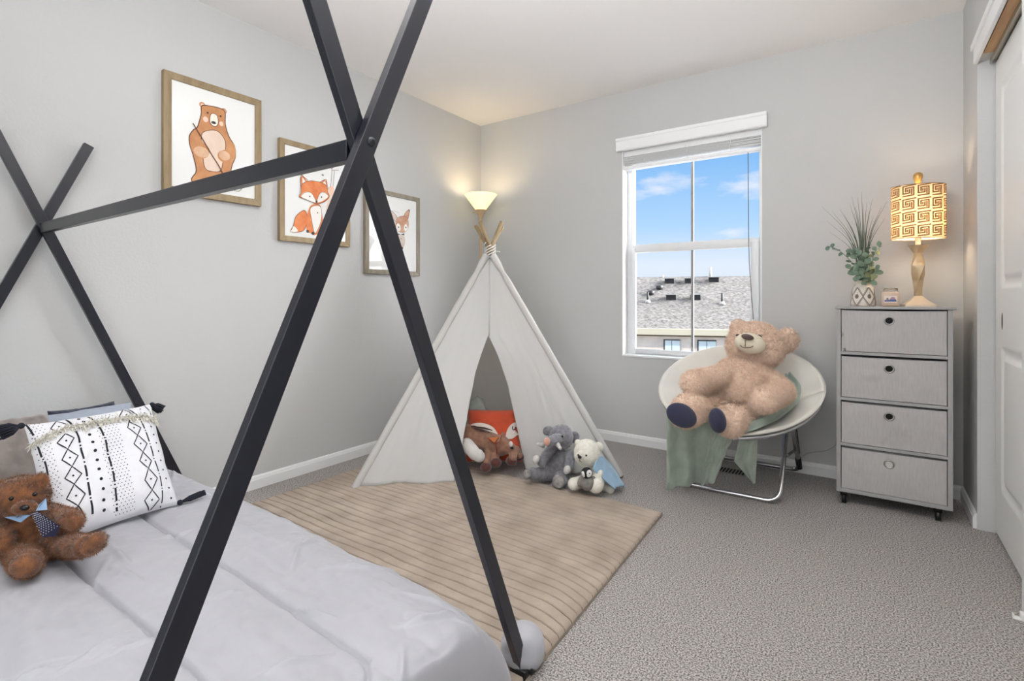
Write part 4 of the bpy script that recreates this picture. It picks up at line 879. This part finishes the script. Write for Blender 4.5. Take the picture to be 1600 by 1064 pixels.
m = MB(); m.tube([seam(.0)+Vector((0, -.004, 0)), seam(.4)+Vector((0, -.006, 0))], .004, 6); m.build('front_seam', CAN, tp)
m = MB(); m.tube([(0.507, -1.240, 0.543), (0.508, -1.251, 0.537), (0.521, -1.249, 0.523)], .004, 6); m.build('tie_loop', MATS['white_cord'], tp)

# ------------------------------------------------------------------ torchiere in the corner
tl = thing('floor_lamp', (.198, -.25, 0), 'torchiere floor lamp with lit glass bowl standing behind the tent', 'floor lamp')
BG = mat('tan_metal', (196, 168, 130), .4, .2)
m = MB(); m.lathe([(0, 0), (.12, 0), (.125, .008), (.11, .018), (.03, .03), (.012, .05)], c=(.198, -.25, 0)); m.build('base', BG, tl)
m = MB(); m.tube([(.198, -.25, .02), (.198, -.25, 1.63)], .0095, 16); m.build('pole', BG, tl)
m = MB(); m.lathe([(.008, 1.60), (.013, 1.615), (.022, 1.645), (.040, 1.675), (.045, 1.685)], c=(.198, -.25, 0)); m.build('socket_cup', BG, tl, angle=50)
GB = mat('lit_glass', (250, 238, 200), .4, emit=(255, 234, 164), estr=.95)
m = MB(); m.lathe([(.034, 1.680), (.046, 1.695), (.076, 1.735), (.112, 1.785), (.126, 1.803), (.123, 1.803), (.108, 1.785), (.072, 1.737), (.042, 1.698)], c=(.198, -.25, 0), seg=40); m.build('glass_shade', GB, tl)
m = MB(); m.ell((.198, -.25, 1.735), (.022, .022, .03)); m.build('bulb', mat('lamp_bulb', (255, 240, 210), .4, emit=(255, 224, 170), estr=25), tl)
m = MB(); m.tube([(.165, -.28, 1.665), (.15, -.292, 1.665)], .004, 8); m.build('switch', BG, tl)
light('floor_lamp_light', 'POINT', (.198, -.25, 1.77), 1.15, (1, .9, .78), shadow_soft_size=.06)

# ------------------------------------------------------------------ saucer chair
ch = thing('saucer_chair', (2.08, -.42, 0), 'round cream saucer chair on a folding chrome frame below the window', 'chair')
RC = Vector((2.078, -.40, .535)); RR = .395; TILT = math.radians(27)
e1 = Vector((1, 0, 0)); e2 = Vector((0, math.cos(TILT), math.sin(TILT))); e3 = e1.cross(e2)
def ring(a, r=RR, dz=0): return RC+e1*math.cos(a)*r+e2*math.sin(a)*r+e3*dz
m = MB(); m.tube([ring(2*PI*i/64, r=RR-.0, dz=-.030) for i in range(65)], .0115, 12, cap=False); m.build('ring', CHROME, ch)
SEAT = mat('cream_velvet', (226, 222, 212), .85, var=.03, vscale=6, sheen=.4, bump=.08, bscale=20)
def bowl(u, v):
    a = 2*PI*u; r = v; d = -.155*(1-r**1.9); q = RR+.016
    puck = .006*math.sin(a*11)*r**6*(1-r)*8
    rol = 0 if r < .97 else -.012
    return RC+e1*math.cos(a)*q*r+e2*math.sin(a)*q*r+e3*(d+.012+puck+.005*nz3(math.cos(a)*r*2, math.sin(a)*r*2, 0, 1.5)*(1-r)*3+(0 if r < .985 else -.012))
m = MB(); m.grid(bowl, 72, 40); m.build('seat_cover', SEAT, ch, solid=.012)
def bent(pts, rad, n=6):
    P = [Vector(p) for p in pts]; out = [P[0]]
    for i in range(1, len(P)-1):
        a = (P[i-1]-P[i]).normalized(); c_ = (P[i+1]-P[i]).normalized(); p0 = P[i]+a*rad; p1 = P[i]+c_*rad
        for k in range(n+1):
            t = k/n; out.append(p0*(1-t)**2+P[i]*2*t*(1-t)+p1*t*t)
    out.append(P[-1]); return out
HX0, HX1 = 1.80, 2.31
TR = .0125
fz = .0125
m = MB(); m.tube(bent([(HX0+.03, -.17, .56), (HX0, -.60, fz), (HX1, -.60, fz), (HX1+.0, -.26, .44)], .07), TR, 12); m.build('front_leg_frame', CHROME, ch)
m = MB(); m.tube(bent([(HX0+.02, -.52, .42), (HX0+.02, -.07, fz+.02), (HX1+.035, -.07, fz+.02), (HX1+.02, -.36, .42)], .05), TR, 12); m.build('rear_leg_frame', CHROME, ch)
for x in (HX0+.0, HX1+.034):
    m = MB(); a_ = Vector((x, -.085, .05)); b_ = Vector((x-.012, -.30, .37)); m.tube([a_.lerp(b_, .0), a_.lerp(b_, .22)], .0155, 12); m.tube([a_.lerp(b_, .32), a_.lerp(b_, .95)], .0155, 12); m.build('rubber_sleeve', mat('black_rubber', (28, 28, 34), .5), ch)
    m = MB(); m.tube([(x-.02, -.42, .20), (x-.01, -.16, .17)], .007, 8); m.build('brace', mat('grey_metal', (120, 120, 124), .35, .8), ch)
for x in (HX0+.01, HX1-.0):
    m = MB(); m.tube([(x, -.30, .405), (x+.04, -.30, .405)], .018, 12); m.build('hinge', mat('grey_metal', (120, 120, 124), .35, .8), ch)

# throw
TH = mat('sage_knit', (164, 176, 162), .95, var=.05, vscale=16, bump=.5, bscale=240, bdist=.002, sheen=.4)
thr = thing('throw_blanket', (1.95, -.75, .3), 'sage green throw hanging from the front of the saucer chair', 'blanket')
def drape(T0, B0, T1, B1, folds, amp, seed, nu=60, nv=50, hem=0, curve=.0):
    T0, B0, T1, B1 = map(Vector, (T0, B0, T1, B1)); m = MB()
    def f(u, v):
        a = T0.lerp(T1, u); c_ = B0.lerp(B1, u); p = a.lerp(c_, v); nn = ((T1-T0).cross(Vector((0, 0, 1)))).normalized(); nn = nn if nn.y < 0 else -nn
        p = p + nn*(amp*(.35+.65*v)*math.sin(folds*2*PI*(u+.06*v*math.sin(3*v+seed))+seed)+curve*math.sin(PI*v)) + nn*.012*nz3(u*3, v*3, seed, 1.5)
        p.z += hem*math.sin(PI*u)*v; p.z = max(p.z, .004); return p
    return m.grid(f, nu, nv)
m = drape((1.861, -0.912, 0.477), (1.817, -0.797, 0.036), (2.095, -0.775, 0.438), (2.000, -0.622, 0.061), 2.6, .022, 1.0, hem=.0); 
m.build('hanging_fold', TH, thr, solid=.004)
m = drape((2.047, -0.820, 0.425), (1.961, -0.697, 0.056), (2.145, -0.765, 0.388), (2.018, -0.646, 0.072), 1.2, .018, 2.0); m.build('hanging_fold', TH, thr, solid=.004)
m = MB(); Ta, Tb = Vector((2.182, -0.751, 0.391)), Vector((2.222, -0.724, 0.415))
def tail(u, v):
    L = Vector((2.170, -0.748, 0.388)).lerp(Vector((2.121, -0.672, 0.201)), min(1, v*1.6)) if v < .6 else Vector((2.121, -0.672, 0.201)).lerp(Vector((2.188, -0.589, 0.086)), (v-.6)/.4)
    R_ = Vector((2.230, -0.706, 0.410)).lerp(Vector((2.196, -0.584, 0.077)), v)
    p = L.lerp(R_, u); return p+Vector((-.1, -.95, 0))*(.012*math.sin(u*9+v*3))
m.grid(tail, 24, 40); m.build('hanging_fold', TH, thr, solid=.004)
def strip(path, w0, w1, seed, nm='tucked_fold', amp=.01):
    P = smooth_path([Vector(p) for p in path], 8); m = MB(); n_ = len(P)-1
    def f(u, v):
        s_ = v*n_; i = min(int(s_), n_-1); p = P[i].lerp(P[i+1], s_-i); tt = (P[i+1]-P[i]).normalized(); side = tt.cross(e3 if abs(tt.dot(e3)) < .9 else e1).normalized(); w_ = w0+(w1-w0)*v
        return p+side*(u-.5)*w_+e3*(amp*math.sin(u*14+seed+v*4)+.02*math.sin(PI*u))
    m.grid(f, 30, 60); m.build(nm, TH, thr, solid=.004)
strip([(2.085, -0.757, 0.418), (2.162, -0.705, 0.412), (2.235, -0.630, 0.423), (2.286, -0.546, 0.452), (2.336, -0.390, 0.490), (2.348, -0.284, 0.532), (2.302, -0.195, 0.574)], .13, .05, 1)
strip([(2.149, -0.786, 0.393), (2.202, -0.738, 0.403), (2.259, -0.674, 0.419), (2.317, -0.573, 0.451)], .07, .05, 3)

# floor register behind the chair
rg = thing('floor_register', (1.96, -.215, 0), 'brown slotted floor register in the carpet under the saucer chair', 'floor vent')
m = MB(); m.bb((1.83, -.27, 0), (2.09, -.16, .004), bev=.001); m.build('plate', mat('register_grey', (140, 134, 126), .5), rg)
m = MB()
for i in range(14): m.bb((1.845+i*.0175, -.255, .0035), (1.845+i*.0175+.0095, -.175, .0052))
m.build('slots', mat('slot_dark', (28, 26, 24), .8), rg, smooth=False)

# ------------------------------------------------------------------ fabric drawer tower
dr = thing('drawer_tower', (2.756, -.26, 0), 'grey rolling tower of four fabric drawers by the closet', 'drawer unit')
DX0, DX1, DY0, DY1, DZ0, DZ1 = 2.535, 2.972, -.412, -.10, .062, .952
GW = mat('grey_laminate', (168, 167, 166), .5, rgb2=(160, 159, 158), vscale=5, stretch=(6, 6, .5)); GWD = mat('tower_inside', (70, 70, 72), .8)
m = MB(); T_ = .018
m.bb((DX0, DY0, DZ0), (DX0+T_, DY1, DZ1-.0)); m.bb((DX1-T_, DY0, DZ0), (DX1, DY1, DZ1)); m.bb((DX0+T_, DY0, DZ0), (DX1-T_, DY1, DZ0+T_)); m.bb((DX0+T_, DY1-.006, DZ0+T_), (DX1-T_, DY1-.001, DZ1), mi=1)
hs = [0.0]; inner_h = (DZ1-DZ0-T_-.0)
for k in range(1, 4):
    zz = DZ0+T_/2+(DZ1-DZ0)*k/4.0+.0; m.bb((DX0+T_, DY0+.002, zz-.007), (DX1-T_, DY1, zz+.007))
m.build('carcass', [GW, GWD], dr, smooth=False, bevel=.001)
m = MB(); m.bb((DX0-.006, DY0-.008, DZ1), (DX1+.012, DY1+.005, DZ1+.012), bev=.002); m.build('top', GW, dr)
FAB = mat('grey_linen', (188, 185, 184), .9, rgb2=(178, 175, 174), vscale=60, stretch=(3, 3, .35), detail=4, bump=.3, bscale=400, bdist=.001)
for k in range(4):
    z0 = DZ0+T_/2+(DZ1-DZ0)*k/4.0+(.010 if k else .011); z1 = DZ0+T_/2+(DZ1-DZ0)*(k+1)/4.0-(.016 if k < 3 else .014)
    xa, xb = DX0+T_+.003, DX1-T_-.003; m = MB()
    def df(u, v, k=k, z0=z0, z1=z1, xa=xa, xb=xb):
        return (xa+(xb-xa)*u, DY0+.004-.006*math.sin(PI*u)*math.sin(PI*v)+.003*nz3(u*3+k, v*2, k, 1.5), z0+(z1-z0)*v-(.003*math.sin(PI*u) if v > .95 else 0))
    m.grid(df, 30, 16); m.bb((xa, DY0+.006, z0), (xb, DY1-.02, z1-.004)); d = m.build('drawer', FAB, dr)
    gx, gz = xa+(xb-xa)*.475, z1-.048
    m = MB(); R = Matrix.Rotation(PI/2, 3, 'X'); m.lathe([(.0135, 0), (.0145, .003), (.018, .004), (.0205, .002), (.021, 0)], c=(gx, DY0-.002, gz), R=R, seg=28); m.build('grommet', mat('nickel_ring', (170, 168, 165), .3, .9), d)
    m = MB(); m.lathe([(0, 0), (.0142, 0)], c=(gx, DY0-.0028, gz), R=R, seg=24); m.build('hand_hole', mat('hole_black', (12, 12, 12), .9) if k else mat('hole_liner', (200, 198, 194), .8), d)
for x, y in ((DX0+.03, DY0+.03), (DX1-.05, DY0+.03), (DX0+.03, DY1-.03), (DX1-.05, DY1-.03)):
    m = MB(); m.tube([(x-.009, y, .024), (x+.009, y, .024)], .024, 16); m.bb((x-.014, y-.016, .04), (x+.014, y+.016, .062)); m.build('caster', mat('caster_black', (14, 14, 14), .45), dr)

DT = DZ1+.012
# table lamp
tl = thing('table_lamp', (2.862, -.21, DT), 'lit table lamp with gold Greek-key shade standing on the drawer tower', 'table lamp')
LG = mat('champagne_gold', (206, 184, 150), .4, .35, rgb2=(190, 164, 128), vscale=20)
LX, LY = 2.862, -.215
def sq(mb, levels, twist=0):
    vs = []; seg = 24
    for z, r, tw, sqr in levels:
        for k in range(seg):
            a = 2*PI*k/seg; n_ = 2+sqr*8; q = (abs(math.cos(a))**n_+abs(math.sin(a))**n_)**(-1/n_); x, y = q*r*math.cos(a), q*r*math.sin(a)
            c_, s_ = math.cos(tw), math.sin(tw); vs.append((LX+x*c_-y*s_, LY+x*s_+y*c_, DT+z))
    L = len(levels); fs = [(i*seg+k, i*seg+(k+1) % seg, (i+1)*seg+(k+1) % seg, (i+1)*seg+k) for i in range(L-1) for k in range(seg)]+[tuple(range(seg))[::-1], tuple(range((L-1)*seg, L*seg))]
    mb.add(vs, fs)
m = MB(); TWB = .12; sq(m, [(0, .064, TWB, 1), (.008, .064, TWB, 1), (.012, .060, TWB, 1), (.03, .036, TWB, 1), (.052, .014, TWB, 1)]); m.build('base', mat('champagne_light', (222, 210, 190), .4, .3), tl, angle=35)
m = MB(); lv = []
for i in range(40):
    s_ = i/39; z = .052+s_*.245; r = np.interp(s_, [0, .12, .3, .45, .60, .78, .84, .92, 1], [.015, .013, .016, .023, .027, .015, .013, .022, .033]); lv.append((z, r, TWB+s_*PI*.75, .8))
sq(m, lv); m.build('twisted_stem', LG, tl, angle=50)
m = MB(); m.lathe([(.010, .296), (.010, .325), (.014, .325), (.014, .35), (.0, .352)], c=(LX, LY, DT)); m.build('socket', mat('white_socket', (232, 230, 226), .4), tl)
SZ0, SZ1, SA, SB = DT+.328, DT+.583, .108, .075
SHD = mat('shade_linen', (226, 206, 172), .8); 
bn = SHD.node_tree; pb = bn.nodes['Principled BSDF']; tr = bn.nodes.new('ShaderNodeBsdfTranslucent'); tr.inputs[0].default_value = lin((236, 200, 150)); mx = bn.nodes.new('ShaderNodeMixShader'); mx.inputs[0].default_value = .22
bn.links.new(pb.outputs[0], mx.inputs[1]); bn.links.new(tr.outputs[0], mx.inputs[2]); bn.links.new(mx.outputs[0], bn.nodes['Material Output'].inputs[0])
KEY = mat('shade_key_brown', (142, 112, 76), .8)
bn = KEY.node_tree; pb = bn.nodes['Principled BSDF']; tr = bn.nodes.new('ShaderNodeBsdfTranslucent'); tr.inputs[0].default_value = lin((176, 128, 70)); mx = bn.nodes.new('ShaderNodeMixShader'); mx.inputs[0].default_value = .10
bn.links.new(pb.outputs[0], mx.inputs[1]); bn.links.new(tr.outputs[0], mx.inputs[2]); bn.links.new(mx.outputs[0], bn.nodes['Material Output'].inputs[0])
SROT = .25
def shp(a, z, off=0):
    x, y = (SA+off)*math.cos(a), (SB+off)*math.sin(a); c_, s_ = math.cos(SROT), math.sin(SROT); return Vector((LX+x*c_-y*s_, LY+x*s_+y*c_, z))
m = MB(); m.grid(lambda u, v: shp(2*PI*u, SZ0+(SZ1-SZ0)*v), 96, 4); sh = m.build('lamp_shade', SHD, tl)
# Greek key, drawn once and repeated round the shade
m = MB(); NC, NR = 10, 4; cw, chh = 1.0/NC, 1/4.0
per = [0]; aa = [0]
for i in range(1, 721):
    a0, a1 = 2*PI*(i-1)/720, 2*PI*i/720; per.append(per[-1]+math.hypot(SA*(math.cos(a1)-math.cos(a0)), SB*(math.sin(a1)-math.sin(a0)))); aa.append(a1)
tot = per[-1]
def key3(p, off=.0012):
    s_ = (p[0] % 1.0)*tot; a = np.interp(s_, per, aa); return shp(a, SZ0+(SZ1-SZ0)*min(max(p[1], .002), .998), off)
K1 = [(1.0, 1.0), (1.0, 2.6), (6.0, 3.1), (6.0, 6.1), (3.2, 5.7), (3.2, 4.5)]
K1 = [(.9, 2.0), (.9, 5.9), (6.9, 6.5)]
Ks = [[(6.9, 6.9), (.8, 6.2), (.8, 2.3), (4.0, 2.6), (4.0, 4.4)], [(6.0, 5.6), (2.1, 5.2), (2.1, 3.4)], [(6.0, 5.6), (6.0, 1.4), (.8, .9)], [(3.0, 4.2), (3.0, 3.5)], [(5.0, 4.6), (5.0, 2.1)]]
for i in range(NC):
    for j in range(NR):
        for K in Ks:
            pts = [((i+px_/7.4)*cw, (j+py_/7.2)*chh) for px_, py_ in K if (j+py_/7.2)*chh <= 1.0]
            if len(pts) > 1: 
                P = dens(pts, .012)
                # width is measured along the shade, so scale v to metres
                for k in range(len(pts)-1):
                    a_, b_ = Vector(pts[k]), Vector(pts[k+1]); hw = .0030
                    am, bm_ = Vector((a_.x*tot, a_.y*(SZ1-SZ0))), Vector((b_.x*tot, b_.y*(SZ1-SZ0))); d_ = (bm_-am).normalized(); nn = Vector((-d_.y, d_.x))*hw; am -= d_*hw*.9; bm_ += d_*hw*.9
                    n2_ = max(2, int((bm_-am).length/.006)); vs = []
                    for q in range(n2_+1):
                        c_ = am.lerp(bm_, q/n2_)
                        for sgn in (-1, 1): e_ = c_+nn*sgn; vs.append(key3((e_.x/tot, e_.y/(SZ1-SZ0))))
                    m.add(vs, [(2*q, 2*q+1, 2*q+3, 2*q+2) for q in range(n2_)])
m.build('key_pattern', KEY, sh, smooth=False)
for zr in (SZ0, SZ1):
    m = MB(); m.tube([shp(2*PI*i/64, zr) for i in range(65)], .0016, 6, cap=False); m.build('shade_rim', KEY, sh)
m = MB(); m.lathe([(.006, .575), (.006, .59), (.012, .60), (.020, .628), (.018, .642), (.008, .65), (0, .651)], c=(LX, LY, DT)); m.build('finial', mat('finial_gold', (196, 156, 92), .35, .5), tl)
m = MB(); m.tube([(LX, LY, DT+.35), (LX+.05, LY, DT+.40), (LX+.05, LY, DT+.52), (LX, LY, DT+.58)], .0015, 6, sub=5); m.tube([(LX, LY, DT+.35), (LX-.05, LY, DT+.40), (LX-.05, LY, DT+.52), (LX, LY, DT+.58)], .0015, 6, sub=5); m.build('harp', CHROME, tl)
m = MB(); m.ell((LX, LY, DT+.42), (.026, .026, .036)); m.build('bulb', mat('lamp_bulb', (255, 240, 210), .4, emit=(255, 224, 170), estr=25), tl)
for z_ in (.50, .37): light('table_lamp_light', 'POINT', (LX, LY, DT+z_), 1.0, (1, .90, .78), shadow_soft_size=.02)

# vase with greenery
va = thing('vase', (2.64, -.24, DT), 'white and grey diamond-patterned ceramic vase on the drawer tower', 'vase')
CER = mat('cream_ceramic', (226, 218, 206), .4); CEG = mat('ceramic_relief_grey', (120, 108, 100), .6)
VX, VY = 2.642, -.25
vp = [(0, 0), (.047, 0), (.052, .004), (.053, .02), (.050, .06), (.043, .092), (.036, .100), (.033, .102), (.033, .112), (.036, .115), (.036, .128), (.030, .130), (.028, .125), (.026, .10)]
m = MB(); m.lathe(vp, c=(VX, VY, DT), seg=48); m.build('body', CER, va, angle=60)
def vr(z): return float(np.interp(z, [p[1] for p in vp[1:6]], [p[0] for p in vp[1:6]]))
m = MB(); f3v = lambda p: Vector((VX+(vr(p[1])+.0012)*math.cos(p[0]), VY+(vr(p[1])+.0012)*math.sin(p[0]), DT+p[1]))
def vline(a, b_, w_):
    A_, B_ = Vector(a), Vector(b_); n_ = 12; vs = []
    for i in range(n_+1):
        p = A_.lerp(B_, i/n_); r = vr(p.y); d_ = Vector(((B_-A_).x*r, (B_-A_).y)).normalized(); nn = Vector((-d_.y/r, d_.x))*w_/2
        vs += [f3v(p-nn), f3v(p+nn)]
    m.add(vs, [(2*i, 2*i+1, 2*i+3, 2*i+2) for i in range(n_)])
NP = 6
for i in range(NP):
    a0 = i*2*PI/NP; da = 2*PI/NP
    vline((a0, .004), (a0+da, .094), .0035); vline((a0, .094), (a0+da, .004), .0035)
    vline((a0+.12, .004), (a0+da*.5, .042), .0018); vline((a0+da-.12, .004), (a0+da*.5, .042), .0018)
    vline((a0+.12, .094), (a0+da*.5, .056), .0018); vline((a0+da-.12, .094), (a0+da*.5, .056), .0018)
    vline((a0+da*.12, .049), (a0+da*.02, .070), .0015)
    for (u_, v_, r_) in ((a0, .049, .009),):
        vs = [f3v(Vector((u_, v_)))]+[f3v(Vector((u_+r_*math.cos(k*PI/4)/.05, v_+r_*1.3*math.sin(k*PI/4)))) for k in range(8)]; m.add(vs, [(0, 1+k, 1+(k+1) % 8) for k in range(8)])
m.build('diamond_relief', CEG, va, smooth=False)
pt = thing('faux_plant', (VX, VY, DT+.12), 'green grass blades and eucalyptus sprigs standing in the patterned vase', 'plant')
GR = mat('grass_green', (98, 110, 92), .7, var=.2, vscale=30); LF = mat('eucalyptus_green', (126, 146, 124), .7, rgb2=(92, 116, 98), vscale=30); LFL = mat('leaf_olive', (138, 142, 100), .7, rgb2=(110, 118, 82), vscale=30)
rr = random.Random(11); V0 = Vector((VX, VY, DT+.10))
ends = [(2.559, -0.250, 1.441), (2.619, -0.250, 1.516), (2.595, -0.295, 1.518), (2.610, -0.205, 1.478), (2.680, -0.250, 1.503), (2.643, -0.295, 1.474), (2.656, -0.205, 1.493), (2.719, -0.250, 1.461), (2.738, -0.295, 1.477), (2.509, -0.250, 1.455), (2.486, -0.250, 1.407), (2.540, -0.205, 1.472), (2.586, -0.250, 1.487), (2.635, -0.205, 1.548), (2.463, -0.250, 1.486), (2.685, -0.295, 1.413), (2.733, -0.205, 1.408), (2.570, -0.250, 1.390), (2.536, -0.295, 1.375), (2.703, -0.250, 1.373), (2.606, -0.295, 1.424), (2.623, -0.160, 1.457), (2.667, -0.250, 1.440), (2.500, -0.295, 1.345)]
for e in ends:
    m = MB(); E_ = Vector(e); mid_ = V0.lerp(E_, .5)+Vector(((E_.x-V0.x)*-.18, (E_.y-V0.y)*-.18, .04))
    P = smooth_path([V0+Vector((rr.uniform(-.015, .015), rr.uniform(-.015, .015), 0)), mid_, E_], 10)
    for k in range(2):
        sd = Vector((math.cos(k*PI/2+.5), math.sin(k*PI/2+.5), 0))
        vs = []
        for i, p in enumerate(P):
            w_ = .0024*(1-(i/(len(P)-1))**1.5)+.0003; vs += [p-sd*w_, p+sd*w_]
        m.add(vs, [(2*i, 2*i+1, 2*i+3, 2*i+2) for i in range(len(P)-1)])
    m.build('grass_blade', GR, pt, smooth=False)
def leaf(mb, c, d, nn, L, W_, mi=0):
    c, d = Vector(c), Vector(d).normalized(); s_ = d.cross(Vector(nn)).normalized(); n3 = s_.cross(d); vs = [c]; 
    prof = [(.15, .5), (.4, .95), (.6, 1), (.8, .8), (.95, .35)]
    for t_, w_ in prof: vs += [c+d*L*t_-s_*W_*w_/2+n3*.003*w_, c+d*L*t_+s_*W_*w_/2+n3*.003*w_]
    vs.append(c+d*L); fs = [(0, 1, 2)]+[(1+2*i, 3+2*i, 4+2*i, 2+2*i) for i in range(4)]+[(9, 11, 10)]
    mb.add(vs, fs, mi)
sprigs = [([(2.638, -0.241, 1.088), (2.606, -0.268, 1.169), (2.543, -0.277, 1.246), (2.487, -0.277, 1.275)], 11, .030), ([(2.643, -0.241, 1.088), (2.625, -0.295, 1.199), (2.598, -0.295, 1.248)], 12, .036), ([(2.646, -0.241, 1.088), (2.677, -0.277, 1.175), (2.688, -0.277, 1.229), (2.719, -0.250, 1.264)], 11, .030), ([(2.638, -0.259, 1.081), (2.620, -0.331, 1.133), (2.589, -0.349, 1.149)], 9, .036), ([(2.651, -0.259, 1.081), (2.677, -0.331, 1.116), (2.692, -0.331, 1.147)], 9, .040), ([(2.651, -0.259, 1.081), (2.651, -0.313, 1.149), (2.636, -0.313, 1.213)], 12, .038), ([(2.646, -0.295, 1.080), (2.667, -0.349, 1.085), (2.687, -0.367, 1.093)], 4, .034), ([(2.643, -0.205, 1.082), (2.661, -0.169, 1.188), (2.651, -0.160, 1.272)], 6, .034), ([(2.643, -0.277, 1.081), (2.633, -0.331, 1.117), (2.610, -0.349, 1.111)], 5, .034)]
for si, (path, nl, Ls) in enumerate(sprigs):
    P = smooth_path([Vector(p) for p in path], 8); m = MB(); m.tube(P, [.002, .001], 6); s_ = m.build('stem', GR, pt)
    for k in range(nl):
        i = int((k+1.2)/(nl+.8)*(len(P)-1)); i = min(i, len(P)-2); tt = (P[i+1]-P[i]).normalized(); sd = tt.orthogonal().normalized(); ang = k*2.4+si
        d_ = (Matrix.Rotation(ang, 3, tt) @ sd)*.9+tt*.5
        m = MB(); leaf(m, P[i], d_, Vector((rr.uniform(-.5, .5), -1, .4)), Ls*rr.uniform(.8, 1.1), Ls*.72, 0); m.build('leaf', LFL if (si in (2, 4, 6) and k % 2) else LF, s_)

# jar candle
cj = thing('jar_candle', (2.757, -.27, DT), 'square glass jar candle with a picture label, between vase and lamp', 'candle')
JX, JY_ = 2.752, -.265
m = MB(); m.box((JX, JY_, DT+.036), (.070, .060, .072), bev=.008); m.build('wax', mat('peach_wax', (226, 190, 160), .5, subs=.0), cj)
GLJ = mat('jar_glass', (246, 244, 240), .08, trans=.9)
m = MB(); m.lathe([(.030, .072), (.030, .084), (.031, .086), (.031, .090), (.028, .090), (.028, .074)], c=(JX, JY_, DT), seg=28); m.build('glass_lip', GLJ, cj)
m = MB(); m.box((JX, JY_, DT+.038), (.076, .066, .076), bev=.010); m.build('glass_jar', mat('jar_clear', (240, 238, 234), .08, alpha=.22), cj)
m = MB(); m.bb((JX-.026, JY_-.0345, DT+.018), (JX+.026, JY_-.0335, DT+.052)); fl_ = lambda p: (JX+p[0], JY_-.0349, DT+p[1])
fan(m, [(-.024, .024), (.024, .024), (.022, .034), (.008, .038), (-.004, .033), (-.024, .031)], fl_, 1); fan(m, [(-.018, .034), (-.012, .044), (-.006, .034)], lambda p: (JX+p[0], JY_-.0352, DT+p[1]), 2); fan(m, [(-.004, .034), (.004, .046), (.016, .045), (.02, .034)], lambda p: (JX+p[0], JY_-.0352, DT+p[1]), 3)
m.build('picture_label', [mat('label_cream', (230, 214, 206), .6), mat('label_blue', (84, 100, 148), .6), mat('label_olive', (110, 98, 84), .6), mat('label_mauve', (176, 140, 160), .6)], cj, smooth=False)

# lamp cord on the wall
m = MB(); m.tube([(2.354, -0.020, 0.099), (2.378, -0.008, 0.119), (2.419, -0.006, 0.133), (2.466, -0.006, 0.148), (2.506, -0.006, 0.179), (2.530, -0.006, 0.226)], .0024, 6, sub=6)
tag(m.build('power_cord', mat('clear_cord', (176, 170, 160), .4), origin=(2.434, 0.000, 0.134)), 'thin pale lamp cord against the wall between chair and drawer tower', 'cord')
